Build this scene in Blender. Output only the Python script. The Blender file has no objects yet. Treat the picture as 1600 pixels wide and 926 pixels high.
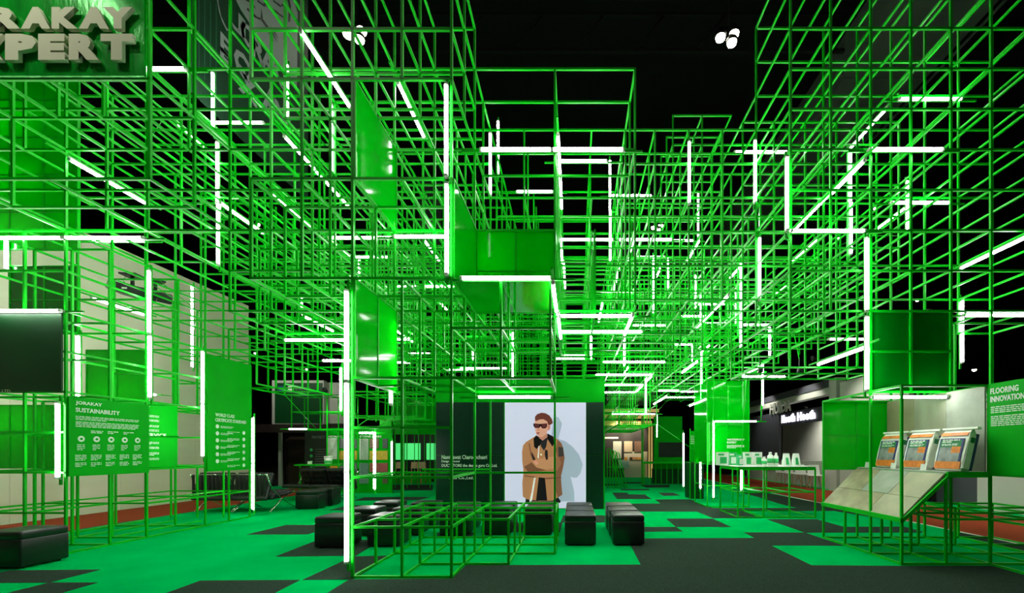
import bpy, math, random
from mathutils import Vector, Matrix

# ------------------------------------------------------------------ camera, world, exposure
F, H0, VX, VY = 663.0, 1.274, 897.0, 706.0        # focal length in pixels (1600 wide), eye height, centre of projection
SC = bpy.context.scene
COL = SC.collection
cam_d = bpy.data.cameras.new('camera')
cam_d.sensor_width = 36.0
cam_d.lens = F / 1600.0 * 36.0
cam_d.shift_x = -(VX - 800.0) / 1600.0
cam_d.shift_y = (VY - 463.0) / 1600.0
cam_d.clip_start = 0.05
cam_d.clip_end = 200
cam = bpy.data.objects.new('camera', cam_d)
cam.location = (0, 0, H0)
cam.rotation_euler = (math.pi / 2, 0, 0)
COL.objects.link(cam)
SC.camera = cam
w = bpy.data.worlds.new('hall_air')
w.use_nodes = True
w.node_tree.nodes['Background'].inputs[0].default_value = (0.35, 0.5, 0.4, 1)
w.node_tree.nodes['Background'].inputs[1].default_value = 0.012
SC.world = w
SC.view_settings.view_transform = 'Standard'
SC.view_settings.look = 'None'
SC.view_settings.gamma = 1.0
SC.view_settings.use_curve_mapping = False
SC.view_settings.exposure = 0.0
TUBE_POWER = 40.0
HALL_LAMP_POWER = 30.0
HALL_LAMP_WATTS = 130.0

# ------------------------------------------------------------------ helpers
def at(px, py, Y):
    return Vector(((px - VX) * Y / F, Y, H0 - (py - VY) * Y / F))
def onfloor(px, py):
    Y = F * H0 / (py - VY)
    return ((px - VX) * Y / F, Y)
def lin(c):
    return tuple(((v / 255.0) / 12.92 if v / 255.0 <= 0.04045 else ((v / 255.0 + 0.055) / 1.055) ** 2.4) for v in c)

MATS = {}
def mat(name, col, rough=0.5, metal=0.0, spec=0.5, var=0.0, scale=8.0, bump=0.0, bscale=60.0, emit=0.0, trans=0.0, stretch=None, coat=0.0):
    if name in MATS:
        return MATS[name]
    m = bpy.data.materials.new(name)
    m.use_nodes = True
    nt = m.node_tree
    p = nt.nodes['Principled BSDF']
    p.inputs['Base Color'].default_value = (*col, 1)
    p.inputs['Roughness'].default_value = rough
    p.inputs['Metallic'].default_value = metal
    p.inputs['Specular IOR Level'].default_value = spec
    p.inputs['Coat Weight'].default_value = coat
    if emit > 0:
        p.inputs['Emission Color'].default_value = (*col, 1)
        p.inputs['Emission Strength'].default_value = emit
    tc = None
    def coords():
        t = nt.nodes.new('ShaderNodeTexCoord')
        if stretch:
            mp = nt.nodes.new('ShaderNodeMapping')
            mp.inputs['Scale'].default_value = stretch
            nt.links.new(t.outputs['Object'], mp.inputs['Vector'])
            return mp.outputs['Vector']
        return t.outputs['Object']
    if var > 0:
        n = nt.nodes.new('ShaderNodeTexNoise')
        n.inputs['Scale'].default_value = scale
        n.inputs['Detail'].default_value = 4
        nt.links.new(coords(), n.inputs['Vector'])
        r = nt.nodes.new('ShaderNodeValToRGB')
        r.color_ramp.elements[0].position = 0.3
        r.color_ramp.elements[1].position = 0.7
        r.color_ramp.elements[0].color = (*[max(0, v * (1 - var)) for v in col], 1)
        r.color_ramp.elements[1].color = (*[min(1, v * (1 + var)) for v in col], 1)
        nt.links.new(n.outputs['Fac'], r.inputs['Fac'])
        nt.links.new(r.outputs['Color'], p.inputs['Base Color'])
    if bump > 0:
        n2 = nt.nodes.new('ShaderNodeTexNoise')
        n2.inputs['Scale'].default_value = bscale
        n2.inputs['Detail'].default_value = 3
        nt.links.new(coords(), n2.inputs['Vector'])
        b = nt.nodes.new('ShaderNodeBump')
        b.inputs['Strength'].default_value = bump
        b.inputs['Distance'].default_value = 0.02
        nt.links.new(n2.outputs['Fac'], b.inputs['Height'])
        nt.links.new(b.outputs['Normal'], p.inputs['Normal'])
    if trans > 0:
        tr = nt.nodes.new('ShaderNodeBsdfTranslucent')
        tr.inputs['Color'].default_value = (*col, 1)
        mx = nt.nodes.new('ShaderNodeMixShader')
        mx.inputs['Fac'].default_value = trans
        out = nt.nodes['Material Output']
        nt.links.new(p.outputs['BSDF'], mx.inputs[1])
        nt.links.new(tr.outputs['BSDF'], mx.inputs[2])
        nt.links.new(mx.outputs['Shader'], out.inputs['Surface'])
    MATS[name] = m
    return m

GREEN = mat('green_powder_coat', (0.0, 0.50, 0.008), 0.36, spec=0.22)
PANEL = mat('green_acrylic', (0.0, 0.62, 0.01), 0.07, spec=0.4, trans=0.5, var=0.03, scale=2.0)
PANELD = mat('deep_green_acrylic', (0.0, 0.26, 0.008), 0.09, spec=0.45, trans=0.3, var=0.05, scale=2.0)
PRINTG = mat('green_printed_board', (0.0, 0.40, 0.008), 0.5, spec=0.08, var=0.03, scale=3)
DKGREEN = mat('dark_green_board', (0.003, 0.055, 0.012), 0.4, spec=0.3, var=0.1, scale=3)
SIGNG = mat('brushed_green_sheet', (0.002, 0.34, 0.02), 0.22, metal=0.3, var=0.3, scale=2.5, bump=0.12, bscale=9, stretch=(3, 1, 1))
LETTER = mat('stone_grey_letter', (0.62, 0.66, 0.46), 0.6, spec=0.2)
TUBE = mat('white_led_diffuser', (1.0, 1.0, 0.97), 0.4, emit=TUBE_POWER)
RAIL = mat('aluminium_rail', (0.5, 0.52, 0.45), 0.35, metal=0.6)
CARPETG = mat('green_carpet', (0.0, 0.45, 0.095), 0.95, spec=0.0, var=0.10, scale=1.5, bump=0.25, bscale=400)
CARPETD = mat('charcoal_carpet', (0.032, 0.054, 0.038), 0.95, spec=0.0, var=0.35, scale=120, bump=0.3, bscale=500)
CARPETR = mat('brick_red_carpet', (0.30, 0.055, 0.022), 0.95, spec=0.05, var=0.15, scale=60, bump=0.2, bscale=300)
HALLF = mat('dark_hall_concrete', (0.02, 0.022, 0.02), 0.7, var=0.2, scale=2)
BLACKV = mat('black_hall_cladding', (0.003, 0.0035, 0.003), 0.8, var=0.2, scale=1)
CREAM = mat('cream_partition', (0.78, 0.76, 0.58), 0.9, spec=0.1, var=0.04, scale=1.2, bump=0.35, bscale=2.2, stretch=(1, 0.5, 2.5))
LEATHER = mat('black_leather', (0.010, 0.012, 0.011), 0.38, spec=0.5, var=0.2, scale=20, bump=0.08, bscale=120)
CHROME = mat('polished_chrome', (0.75, 0.76, 0.72), 0.12, metal=1.0)
BLACKP = mat('black_plastic', (0.008, 0.009, 0.009), 0.4)
SCREEN = mat('dark_display_wall', (0.006, 0.030, 0.018), 0.25, spec=0.4, var=0.1, scale=6)
PALE = mat('pale_print_white', (0.31, 0.31, 0.40), 0.5, spec=0.1, emit=1.55)  # emission puts the backlit screen's brightness into the portrait ground
WHITE = mat('white_print', (0.80, 0.86, 0.78), 0.6, spec=0.2)
WHITEP = mat('white_card', (0.78, 0.80, 0.74), 0.5, spec=0.3)
GREYW = mat('light_grey_board', (0.42, 0.44, 0.38), 0.6, var=0.05, scale=2)
CONC = mat('grey_cement_board', (0.30, 0.32, 0.22), 0.55, spec=0.3, var=0.22, scale=2.2, stretch=(1, 2, 0.6))
TAN = mat('tan_screed_tile', (0.34, 0.31, 0.18), 0.6, var=0.25, scale=5, bump=0.1, bscale=14)
TILEG = mat('pale_grey_screed_tile', (0.34, 0.38, 0.30), 0.6, var=0.15, scale=5, bump=0.1, bscale=14)
TILEY = mat('warm_grey_screed_tile', (0.42, 0.41, 0.27), 0.6, var=0.15, scale=4, bump=0.1, bscale=14)

def link(name, me, parent=None, loc=None):
    o = bpy.data.objects.new(name, me)
    COL.objects.link(o)
    if parent is not None:
        o.parent = parent
    if loc is not None:
        o.location = loc
    return o
def tag(o, label=None, cat=None, group=None, kind=None):
    if label: o['label'] = label
    if cat: o['category'] = cat
    if group: o['group'] = group
    if kind: o['kind'] = kind
    return o
def thing(name, label, cat, loc=(0, 0, 0), rz=0.0, group=None):
    o = link(name, None, None, loc)
    o.empty_display_size = 0.1
    o.rotation_euler = (0, 0, rz)
    return tag(o, label, cat, group)

class MB:
    """collects shapes into one mesh"""
    def __init__(s):
        s.v, s.f, s.smooth = [], [], set()
    def add(s, vs, fs, sm=False):
        b = len(s.v)
        s.v += [tuple(v) for v in vs]
        for f in fs:
            if sm: s.smooth.add(len(s.f))
            s.f.append([b + i for i in f])
        return s
    def box(s, x0, x1, y0, y1, z0, z1):
        return s.add([(x0, y0, z0), (x1, y0, z0), (x1, y1, z0), (x0, y1, z0), (x0, y0, z1), (x1, y0, z1), (x1, y1, z1), (x0, y1, z1)],
                     [(3, 2, 1, 0), (4, 5, 6, 7), (0, 1, 5, 4), (1, 2, 6, 5), (2, 3, 7, 6), (3, 0, 4, 7)])
    def rbox(s, x0, x1, y0, y1, z0, z1, r=0.03, n=3, puff=0.0):
        """rounded box: superellipse-ish rings"""
        cx, cy = (x0 + x1) / 2, (y0 + y1) / 2
        prof = [(z0, r * 0.6)] + [(z0 + r * 0.6, 0.0)]
        for i in range(n + 1):
            a = math.pi / 2 * i / n
            prof.append((z1 - r + r * math.sin(a), r - r * math.cos(a)))
        rings = []
        for z, ins in prof:
            ring = []
            hx, hy = (x1 - x0) / 2 - ins, (y1 - y0) / 2 - ins
            for qx, qy, a0 in ((1, 1, 0), (-1, 1, 90), (-1, -1, 180), (1, -1, 270)):
                for j in range(n + 1):
                    a = math.radians(a0 + 90 * j / n)
                    ring.append((cx + qx * (hx - r) + r * math.cos(a), cy + qy * (hy - r) + r * math.sin(a), z))
            rings.append(ring)
        m = len(rings[0])
        vs = [v for ring in rings for v in ring] + [(cx, cy, z1 + puff)]
        fs = []
        for i in range(len(rings) - 1):
            for j in range(m):
                fs.append((i * m + j, i * m + (j + 1) % m, (i + 1) * m + (j + 1) % m, (i + 1) * m + j))
        t = (len(rings) - 1) * m
        for j in range(m):
            fs.append((t + j, t + (j + 1) % m, len(vs) - 1))
        fs.append(tuple(reversed(range(m))))
        return s.add(vs, fs, True)
    def prism(s, pts, d):
        """pts: 3d polygon, d: extrusion vector"""
        n = len(pts)
        d = Vector(d)
        vs = [Vector(p) for p in pts] + [Vector(p) + d for p in pts]
        fs = [tuple(range(n)), tuple(reversed(range(n, 2 * n)))] + [(i, i + n, (i + 1) % n + n, (i + 1) % n) for i in range(n)]
        return s.add(vs, fs)
    def tube(s, pts, r, n=8, sm=True, flat=1.0):
        pts = [Vector(p) for p in pts]
        rings = []
        up = Vector((0, 0, 1))
        for i, p in enumerate(pts):
            t = (pts[min(i + 1, len(pts) - 1)] - pts[max(i - 1, 0)]).normalized()
            a = t.cross(up)
            if a.length < 0.05: a = t.cross(Vector((0, 1, 0)))
            a.normalize()
            b = t.cross(a).normalized()
            rr = r[i] if isinstance(r, (list, tuple)) else r
            rings.append([p + a * (rr * math.cos(2 * math.pi * j / n)) + b * (rr * flat * math.sin(2 * math.pi * j / n)) for j in range(n)])
        vs = [v for q in rings for v in q]
        fs = []
        for i in range(len(rings) - 1):
            for j in range(n):
                fs.append((i * n + j, i * n + (j + 1) % n, (i + 1) * n + (j + 1) % n, (i + 1) * n + j))
        fs.append(tuple(reversed(range(n))))
        fs.append(tuple((len(rings) - 1) * n + j for j in range(n)))
        return s.add(vs, fs, sm)
    def lathe(s, prof, c=(0, 0, 0), n=16):
        vs, fs = [], []
        for r, z in prof:
            for j in range(n):
                a = 2 * math.pi * j / n
                vs.append((c[0] + r * math.cos(a), c[1] + r * math.sin(a), c[2] + z))
        for i in range(len(prof) - 1):
            for j in range(n):
                fs.append((i * n + j, i * n + (j + 1) % n, (i + 1) * n + (j + 1) % n, (i + 1) * n + j))
        fs.append(tuple(reversed(range(n))))
        fs.append(tuple((len(prof) - 1) * n + j for j in range(n)))
        return s.add(vs, fs, True)
    def build(s, name, m, parent=None, loc=None):
        me = bpy.data.meshes.new(name)
        me.from_pydata([tuple(v) for v in s.v], [], s.f)
        me.materials.append(m)
        if s.smooth:
            for i in s.smooth: me.polygons[i].use_smooth = True
        me.update()
        return link(name, me, parent, loc)

def box(name, x0, x1, y0, y1, z0, z1, m, parent=None):
    return MB().box(x0, x1, y0, y1, z0, z1).build(name, m, parent)

def text_mesh(txt, m, bold=0.012, extrude=0.0):
    cu = bpy.data.curves.new('lettering', 'FONT')
    cu.body = txt
    cu.size = 1.0
    cu.offset = bold
    cu.extrude = extrude
    cu.resolution_u = 2
    o = bpy.data.objects.new('lettering', cu)
    COL.objects.link(o)
    bpy.context.view_layer.update()
    dg = bpy.context.evaluated_depsgraph_get()
    me = bpy.data.meshes.new_from_object(o.evaluated_get(dg))
    bpy.data.objects.remove(o)
    me.materials.clear()
    me.materials.append(m)
    return me
def fit_text(name, txt, org, ux, uz, width, height, m, parent, bold=0.012, depth=0.004):
    """lettering filling width x height from lower-left org along unit vectors ux (reading direction) and uz (up)"""
    me = text_mesh(txt, m, bold, 0.5)
    xs = [v.co.x for v in me.vertices]; ys = [v.co.y for v in me.vertices]
    if not xs: return None
    x0, x1, y0, y1 = min(xs), max(xs), min(ys), max(ys)
    ux, uz = Vector(ux).normalized(), Vector(uz).normalized()
    n = ux.cross(uz)
    org = Vector(org)
    for v in me.vertices:
        a, b, c = (v.co.x - x0) / (x1 - x0) * width, (v.co.y - y0) / (y1 - y0) * height, v.co.z * depth
        v.co = org + ux * a + uz * b + n * c
    return link(name, me, parent)

BARMESH = None
ALLBARS = []
def bar(p, q, parent, t=0.025, name='bar', m=None):
    """square steel tube from p to q (axis aligned or slanted), sharing one mesh"""
    global BARMESH
    if BARMESH is None:
        BARMESH = bpy.data.meshes.new('bar')
        b = MB().box(-.5, .5, -.5, .5, -.5, .5)
        BARMESH.from_pydata(b.v, [], b.f)
        BARMESH.materials.append(GREEN)
    p, q = Vector(p), Vector(q)
    d = q - p
    if t > 0.02: ALLBARS.append((tuple(p), tuple(q)))
    o = link(name, BARMESH, parent)
    o.location = (p + q) / 2 - (Vector(parent.location) if parent else Vector())
    L = d.length + t
    ax = [abs(v) / max(d.length, 1e-9) for v in d]
    if ax[0] > 0.999: o.scale = (L, t, t)
    elif ax[1] > 0.999: o.scale = (t, L, t)
    elif ax[2] > 0.999: o.scale = (t, t, L)
    else:
        o.rotation_mode = 'QUATERNION'
        o.rotation_quaternion = d.to_track_quat('Z', 'Y')
        o.scale = (t, t, L)
    return o

# ------------------------------------------------------------------ lattice grid: column c, row r, level k (half-metre cells)
def gx(c):
    if c < -4: return -2.24 + (c + 4) * 0.5125
    if c > 2: return -0.30 + 0.5 * c
    return -0.24 + 0.5 * c
def gy(r): return 4.294 + 0.5 * r
def gz(k): return 0.0125 + 0.503 * k
def G(c, r, k): return Vector((gx(c), gy(r), gz(k)))
CLAIMED = set()
NBAR = [0]
def R(a, b, s=1): return list(range(a, b + 1, s))
def cage(name, label, boxes, drop=0.0, seed=1, cat='steel lattice', most=300, omit=None, group=None):
    rnd = random.Random(seed)
    ed = {'x': set(), 'y': set(), 'z': set()}
    for cs, rs, ks in boxes:
        for r in rs:
            for k in ks:
                if rnd.random() < drop: continue
                for c in range(cs[0], cs[-1]): ed['x'].add((c, r, k))
        for c in cs:
            for k in ks:
                if rnd.random() < drop: continue
                for r in range(rs[0], rs[-1]): ed['y'].add((c, r, k))
        for c in cs:
            for r in rs:
                if rnd.random() < drop: continue
                for k in range(ks[0], ks[-1]): ed['z'].add((c, r, k))
    runs = []
    for a, i in (('x', 0), ('y', 1), ('z', 2)):
        es = [e for e in ed[a] if (a, e) not in CLAIMED and not (omit and omit(a, *e))]
        for e in es: CLAIMED.add((a, e))
        lines = {}
        for e in es:
            key = tuple(e[j] for j in range(3) if j != i)
            lines.setdefault(key, []).append(e[i])
        for key, vals in lines.items():
            vals.sort()
            s = vals[0]; p = s
            for v in vals[1:] + [None]:
                if v is not None and v == p + 1:
                    p = v; continue
                A = list(key); A.insert(i, s); B = list(key); B.insert(i, p + 1)
                runs.append((G(*A), G(*B)))
                if v is not None: s = p = v
    runs.sort(key=lambda ab: min(ab[0].y, ab[1].y) - (ab[1] - ab[0]).length * 0.15)
    base = G(boxes[0][0][0], boxes[0][1][0], boxes[0][2][0])
    t = thing(name, label, cat, base, group=group)
    for a, b in runs[:most]: bar(a, b, t)
    if runs[most:]:
        mb = MB(); h = 0.0125
        for a, b in runs[most:]:
            ALLBARS.append((tuple(a), tuple(b)))
            lo = [min(a[i], b[i]) - h - base[i] for i in range(3)]; hi = [max(a[i], b[i]) + h - base[i] for i in range(3)]
            mb.box(lo[0], hi[0], lo[1], hi[1], lo[2], hi[2])
        mb.build('rear_bars', GREEN, t)['kind'] = 'stuff'
    NBAR[0] += len(runs)
    return t

# ------------------------------------------------------------------ the hall
floor = box('floor', -11.2, 9.2, 0.2, 24.0, -0.06, 0.0, CARPETG)
tag(floor, 'bright green exhibition carpet with charcoal inlaid patches', 'floor', kind='structure')
hall = box('floor_hall', -45, 45, -6, 70, -0.16, -0.07, HALLF); tag(hall, 'dark hall floor beyond the stand', 'floor', kind='structure')
o = box('ceiling', -45, 45, -6, 70, 17.0, 17.3, BLACKV); tag(o, 'black exhibition hall ceiling', 'ceiling', kind='structure')
for nm, a in (('wall_left', (-45.3, -45, -6, 70)), ('wall_right', (45, 45.3, -6, 70)), ('wall_back', (-45, 45, 70, 70.3)), ('wall_front', (-45, 45, -6.3, -6))):
    o = box(nm, a[0], a[1], a[2], a[3], -0.1, 17, BLACKV); tag(o, 'black hall wall', 'wall', kind='structure')

PATCH = [
 [(512, 926), (546, 905), (706, 904), (728, 883), (1001, 882), (980, 841), (1179, 840.3), (1162, 831.5), (1258, 832), (1319, 852.5), (1205, 852), (1268, 883), (1408, 884), (1550, 884), (1600, 898), (1668, 926), (2600, 1300), (-200, 1300)],
 [(430, 869.5), (497, 843), (600, 843), (574, 857), (556, 868)],
 [(472, 906), (552, 869), (612, 868), (557, 902), (551, 905)],
 [(230, 938), (261, 926), (313, 907), (469, 906), (430, 926), (390, 945)],
 [(-60, 911), (-60, 905), (16, 891), (158, 889.6), (77, 910)],
 [(77, 910), (153, 910), (97, 926), (30, 945), (-60, 945), (13, 926)],
 [(384.5, 835), (447, 820), (520, 820), (489, 832), (480, 834.6)],
 [(513.5, 797), (543, 789.4), (573, 789), (540, 797)],
 [(552, 782), (569, 776.7), (674, 776), (654, 781)],
 [(600, 765), (606, 757), (676, 757), (676, 766)],
 [(683, 832), (745, 832), (735, 838), (683, 838)],
 [(796, 831), (796, 816), (879, 816), (875, 831)],
 [(880, 805), (945, 805), (945, 816), (876, 816)],
 [(956.6, 769.4), (980, 769.7), (981.7, 772), (1007.6, 772.3), (1018, 779.4), (964, 779.4)],
 [(1028, 769.4), (1051.6, 769.4), (1063, 774), (1037, 774.5)],
 [(1000.7, 757.3), (1047, 757.3), (1045.6, 761), (1010, 761.6)],
 [(969, 763.6), (1013, 763.6), (1016, 765.6), (971, 765.6)],
 [(945, 755.8), (976, 756), (961, 758), (945, 758)],
 [(973, 752.8), (1007, 753), (1005, 755), (974, 755)],
 [(985, 786.5), (1032, 786.5), (1023, 780), (1079, 780), (1113, 793.4), (1245, 793.4), (1215, 786), (1184, 776), (1160, 770), (1197, 770), (1284, 786), (1420, 815), (1390, 812), (1303, 798), (1161, 798.5), (1190, 809.4), (1114, 809.4), (1089, 799), (998, 799)],
 [(1041, 810), (1113, 810), (1142.5, 823), (1056, 823)],
 [(1000, 823), (1056, 823), (1067, 830), (1003, 830.7)],
 [(1198, 811), (1275.6, 811), (1319, 823), (1412, 822.5), (1446, 831.5), (1258, 832)],
 [(1480, 833), (1502, 832), (1600, 851), (1700, 871), (1700, 884), (1600, 862), (1540, 846)],
]
for pl in PATCH:
    pts = [onfloor(*p) for p in pl]
    MB().prism([(x, y, 0.0035) for x, y in pts], (0, 0, -0.003)).build('carpet_patch', CARPETD, floor)
o = box('aisle_carpet', 6.17, 8.45, 1.0, 30, 0.0, 0.006, CARPETR); tag(o, 'brick red aisle carpet running along the right of the stand', 'carpet')
o = box('aisle_carpet', -9.95, -8.17, 1.0, 22, 0.0, 0.006, CARPETR); tag(o, 'brick red aisle carpet in front of the cream partition', 'carpet')
o = box('carpet_tape', 6.14, 6.17, 1.0, 30, 0.0, 0.008, WHITEP); tag(o, 'thin white tape edging the right red carpet', 'tape')
# cream partition on the left
t = thing('partition', 'tall cream fabric partition along the left aisle', 'partition', (-10.0, 2.0, 0))
for i in range(6):
    y0 = 2.0 + i * 1.84
    box('partition_panel', -0.06, 0.0, y0 - 2.0, y0 - 2.0 + 1.836, 0.0, 5.76, CREAM, t)
# the big duct and truss of the hall roof, right
t = thing('air_duct', 'wide grey air duct under the hall roof, upper right', 'duct', (8.9, 6.0, 13.6))
DUCT = mat('galvanised_duct', (0.14, 0.17, 0.14), 0.6, metal=0.2, var=0.1, scale=1)
for i in range(8):
    box('duct_section', 0.0, 2.7, i * 4.0, i * 4.0 + 3.96, 0.0, 1.4, DUCT, t)
for dx in (3.0, 3.35):
    MB().tube([(dx, 0, 0.5), (dx, 32, 0.5)], 0.05).build('conduit', DUCT, t)
t = thing('roof_truss', 'slender steel roof truss crossing the dark hall ceiling', 'truss', (0, 14, 14.5))
for z in (0, 1.2): MB().box(-30, 30, -0.05, 0.05, z - 0.05, z + 0.05).build('chord', BLACKV, t)
for i in range(-14, 14): MB().tube([(i * 2.0, 0, 0), (i * 2.0 + 1.0, 0, 1.2)], 0.03, 6).build('web_bar', BLACKV, t)

# hall lamps: clusters of three discs hanging from the roof
LAMPG = mat('hall_lamp_glass', (1.0, 0.93, 0.70), 0.3, emit=HALL_LAMP_POWER)
def hall_lamp(px, py, Y, label, n=3, s=0.16, watts=0.0, c=None):
    c = at(px, py, Y) if c is None else Vector(c)
    t = thing('hall_lamp', label, 'ceiling lamp', c, group='hall roof lamps')
    MB().tube([(0, 0, 0.25), (0, 0, 17.0 - c.z)], 0.015, 6).build('cable', BLACKP, t)
    MB().box(-s * 2, s * 2, -0.05, 0.05, 0.18, 0.25).build('crossbar', BLACKP, t)
    if watts:
        ld = bpy.data.lights.new('lamp_light', 'SPOT'); ld.spot_size = 2.3; ld.spot_blend = 0.7; ld.energy = watts; ld.color = (1.0, 0.95, 0.80); ld.shadow_soft_size = 0.25
        lo = bpy.data.objects.new('lamp_light', ld); COL.objects.link(lo); lo.parent = t; lo.location = (0, -0.1, -0.45)
    for dx, dz in ((-1.5, 0.0), (0.9, 0.6), (0.5, -0.9))[:n]:
        h = MB().lathe([(s * 0.35, 0.25), (s, 0.06), (s, 0.0), (s * 0.8, 0.0)], (dx * s, 0, dz * s)).build('lamp_housing', BLACKP, t)
        MB().lathe([(s * 0.3, -0.10), (s * 0.75, -0.06), (s * 0.85, 0.0)], (dx * s, 0, dz * s)).build('lamp_bulb', LAMPG, t)
hall_lamp(1139, 58, 12.0, 'brightest cluster of three roof lamps at upper right', watts=HALL_LAMP_WATTS * 4)
hall_lamp(557, 53, 12.0, 'cluster of three roof lamps at upper left of centre', watts=HALL_LAMP_WATTS * 4)
hall_lamp(1028, 355, 22.0, 'small pair of roof lamps above the central lattice', 3, 0.15)
hall_lamp(400, 352, 22.0, 'single small roof lamp behind the left lattice', 2, 0.11)
hall_lamp(478, 578, 34.0, 'distant roof lamp low over the lounge chairs', 2, 0.13)
hall_lamp(403, 551, 34.0, 'distant roof lamp just right of the cream partition', 1, 0.13)
hall_lamp(1316, 372, 24.0, 'tiny roof lamp behind the right lattice below a crosswise tube', 1, 0.12)
hall_lamp(1438, 468, 26.0, 'tiny roof lamp above the right green acrylic panel', 1, 0.12)
hall_lamp(1527, 577, 24.0, 'tiny roof lamp above the white cabin at far right', 1, 0.12)
hall_lamp(1373, 325, 24.0, 'tiny roof lamp left of the crosswise tube on the right', 1, 0.12)

hall_lamp(0, 0, 0, 'roof lamp cluster behind the viewer on the left', watts=HALL_LAMP_WATTS * 6, c=(-6.5, -3.5, 13.0))  # two clusters added out of view to light the sign and upper lattice
hall_lamp(0, 0, 0, 'roof lamp cluster behind the viewer on the right', watts=HALL_LAMP_WATTS * 4, c=(4.5, -3.5, 13.0))
# ------------------------------------------------------------------ the lattice canopy
cage('lattice_cage', 'front green steel lattice block above centre left, reaching the top of the picture',
     [(R(-6, -2), [0, 1, 2], [10, 11, 12, 13]), (R(-5, -4), [0, 1, 2], [8, 10]), (R(-6, -4), [0, 1, 2], [6, 8]), ([-4, -2], [0, 2], [6, 8, 10]), (R(-6, -2), [0, 1, 2], [8])], omit=lambda a, c, r, k: a == 'z' and c == -3 and k < 10)
cage('lattice_cage', 'dark underside box of the front lattice over the low counter frame',
     [([-4, -3, -2], [0, 1, 2], [4, 6]), ([-2, -1, 0], [0, 1, 2], [4, 5, 6])], omit=lambda a, c, r, k: (c == 0 and a == 'z' and r == 1))
cage('lattice_cage', 'lattice block carrying the big lettered sign at upper left',
     [([-14, -12, -10, -8], [0, 1, 2], [8, 10]), (R(-14, -8), [0, 1, 2], [10, 12, 14])], drop=0.05, seed=2)
cage('lattice_cage', 'lattice block behind the lettered sign, left of the front block',
     [(R(-14, -6), [2, 4, 6], [8, 9, 10, 11, 12, 13]), (R(-8, -6), [2, 3, 4, 6], [6, 7, 8])], drop=0.16, seed=3)
cage('lattice_cage', 'left lattice block over the lounge chairs',
     [(R(-13, -6), R(6, 12), R(7, 12)), (R(-12, -10), R(6, 10), [6, 7])], drop=0.22, seed=5)
cage('lattice_cage', 'lattice block right behind the front block, centre left',
     [(R(-6, -2), R(2, 8), R(6, 12))], drop=0.16, seed=7)
cage('lattice_cage', 'open lattice box with wide cells at top centre',
     [([-2, 0, 2], [2, 3, 4], [8, 10, 12]), ([0, 1, 2], [2, 3, 4], [6, 8])], omit=lambda a, c, r, k: a == 'x' and k == 8 and c >= 0)
cage('lattice_cage', 'central lattice block in the middle of the canopy',
     [(R(-2, 2), R(4, 10), R(7, 12)), (R(0, 4), R(4, 8), [6, 7, 8])], drop=0.24, seed=9)
cage('lattice_cage', 'lattice block right of centre with a flat skyline',
     [(R(2, 6), R(4, 9), R(7, 12)), (R(4, 6), [6, 7, 8], [12, 13, 14])], drop=0.18, seed=11)
cage('lattice_cage', 'tall front lattice wall at right reaching the top of the picture',
     [(R(6, 13), [2, 4], R(6, 15)), ([10, 11, 13], [2, 3, 4], [4, 6]), (R(8, 10), [2], [4, 5, 6])], drop=0.0, seed=13)
cage('lattice_cage', 'right lattice block standing behind the tall front wall',
     [(R(6, 11), [4, 5, 6], R(8, 13)), (R(6, 10), [4, 5, 6], R(5, 8))], drop=0.3, seed=15)
cage('lattice_cage', 'deep right lattice block running back over the product table',
     [(R(6, 11), R(6, 13), R(7, 11)), (R(5, 8), R(6, 13), [6, 7])], drop=0.28, seed=17)
cage('lattice_cage', 'rear left lattice block of fine dense bars',
     [(R(-10, -4), R(9, 18), R(6, 11)), (R(-9, -6), R(9, 14), R(4, 6))], drop=0.2, seed=19)
cage('lattice_cage', 'rear centre lattice block of fine dense bars above the portrait wall',
     [(R(-4, 3), R(10, 19), R(6, 11))], drop=0.2, seed=21)
cage('lattice_cage', 'rear right lattice block of fine dense bars above the far corridor',
     [(R(3, 9), R(10, 21), R(6, 11)), (R(3, 5), R(14, 24), R(4, 6))], drop=0.22, seed=23)
cage('lattice_cage', 'left standing display lattice framing the green text boards',
     [(R(-15, -12), [2, 3, 4], [0, 1, 2, 3, 4]), (R(-15, -12), [4, 6, 8], [0, 1, 2]), (R(-14, -12), R(2, 8), R(4, 8)), ([-13, -12], [4, 5, 6], [2, 3, 4])],
     drop=0.12, seed=25, omit=lambda a, c, r, k: (a != 'z' and k == 0 and r > 6) )
cage('post_frame', 'slim post frame holding the tall certificate board', [([-12], [6, 7, 8], [0, 1, 2, 6]), ([-13, -12], [6], [0, 2, 6])], cat='steel frame')
cage('post_frame', 'open frame corner hanging below the left lattice beside the certificate board',
     [(R(-12, -10), R(7, 10), [5, 6, 7])], drop=0.2, seed=31, cat='steel frame')
# low counter frame in the middle
ct = cage('counter_frame', 'stepped low steel counter frame at front centre on the carpet',
     [([-4, -3, -2], [0, 1, 2, 3, 4], [0, 1]), ([-2, -1], [1, 2, 3, 4], [0, 1]), ([-1, 0], [2, 3, 4], [0, 1]),
      ([-4, -3, -2], [0], [1, 2, 3, 4]), ([-4, -2], [0, 2], [2]), ([-2, 0], [2], [1, 2, 4]), ([-4, -2], [4], [2]), ([-2], [4], [1, 4])],
     cat='steel frame', omit=lambda a, c, r, k: (a == 'x' and k == 0 and r == 1 and c == -4))
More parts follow.
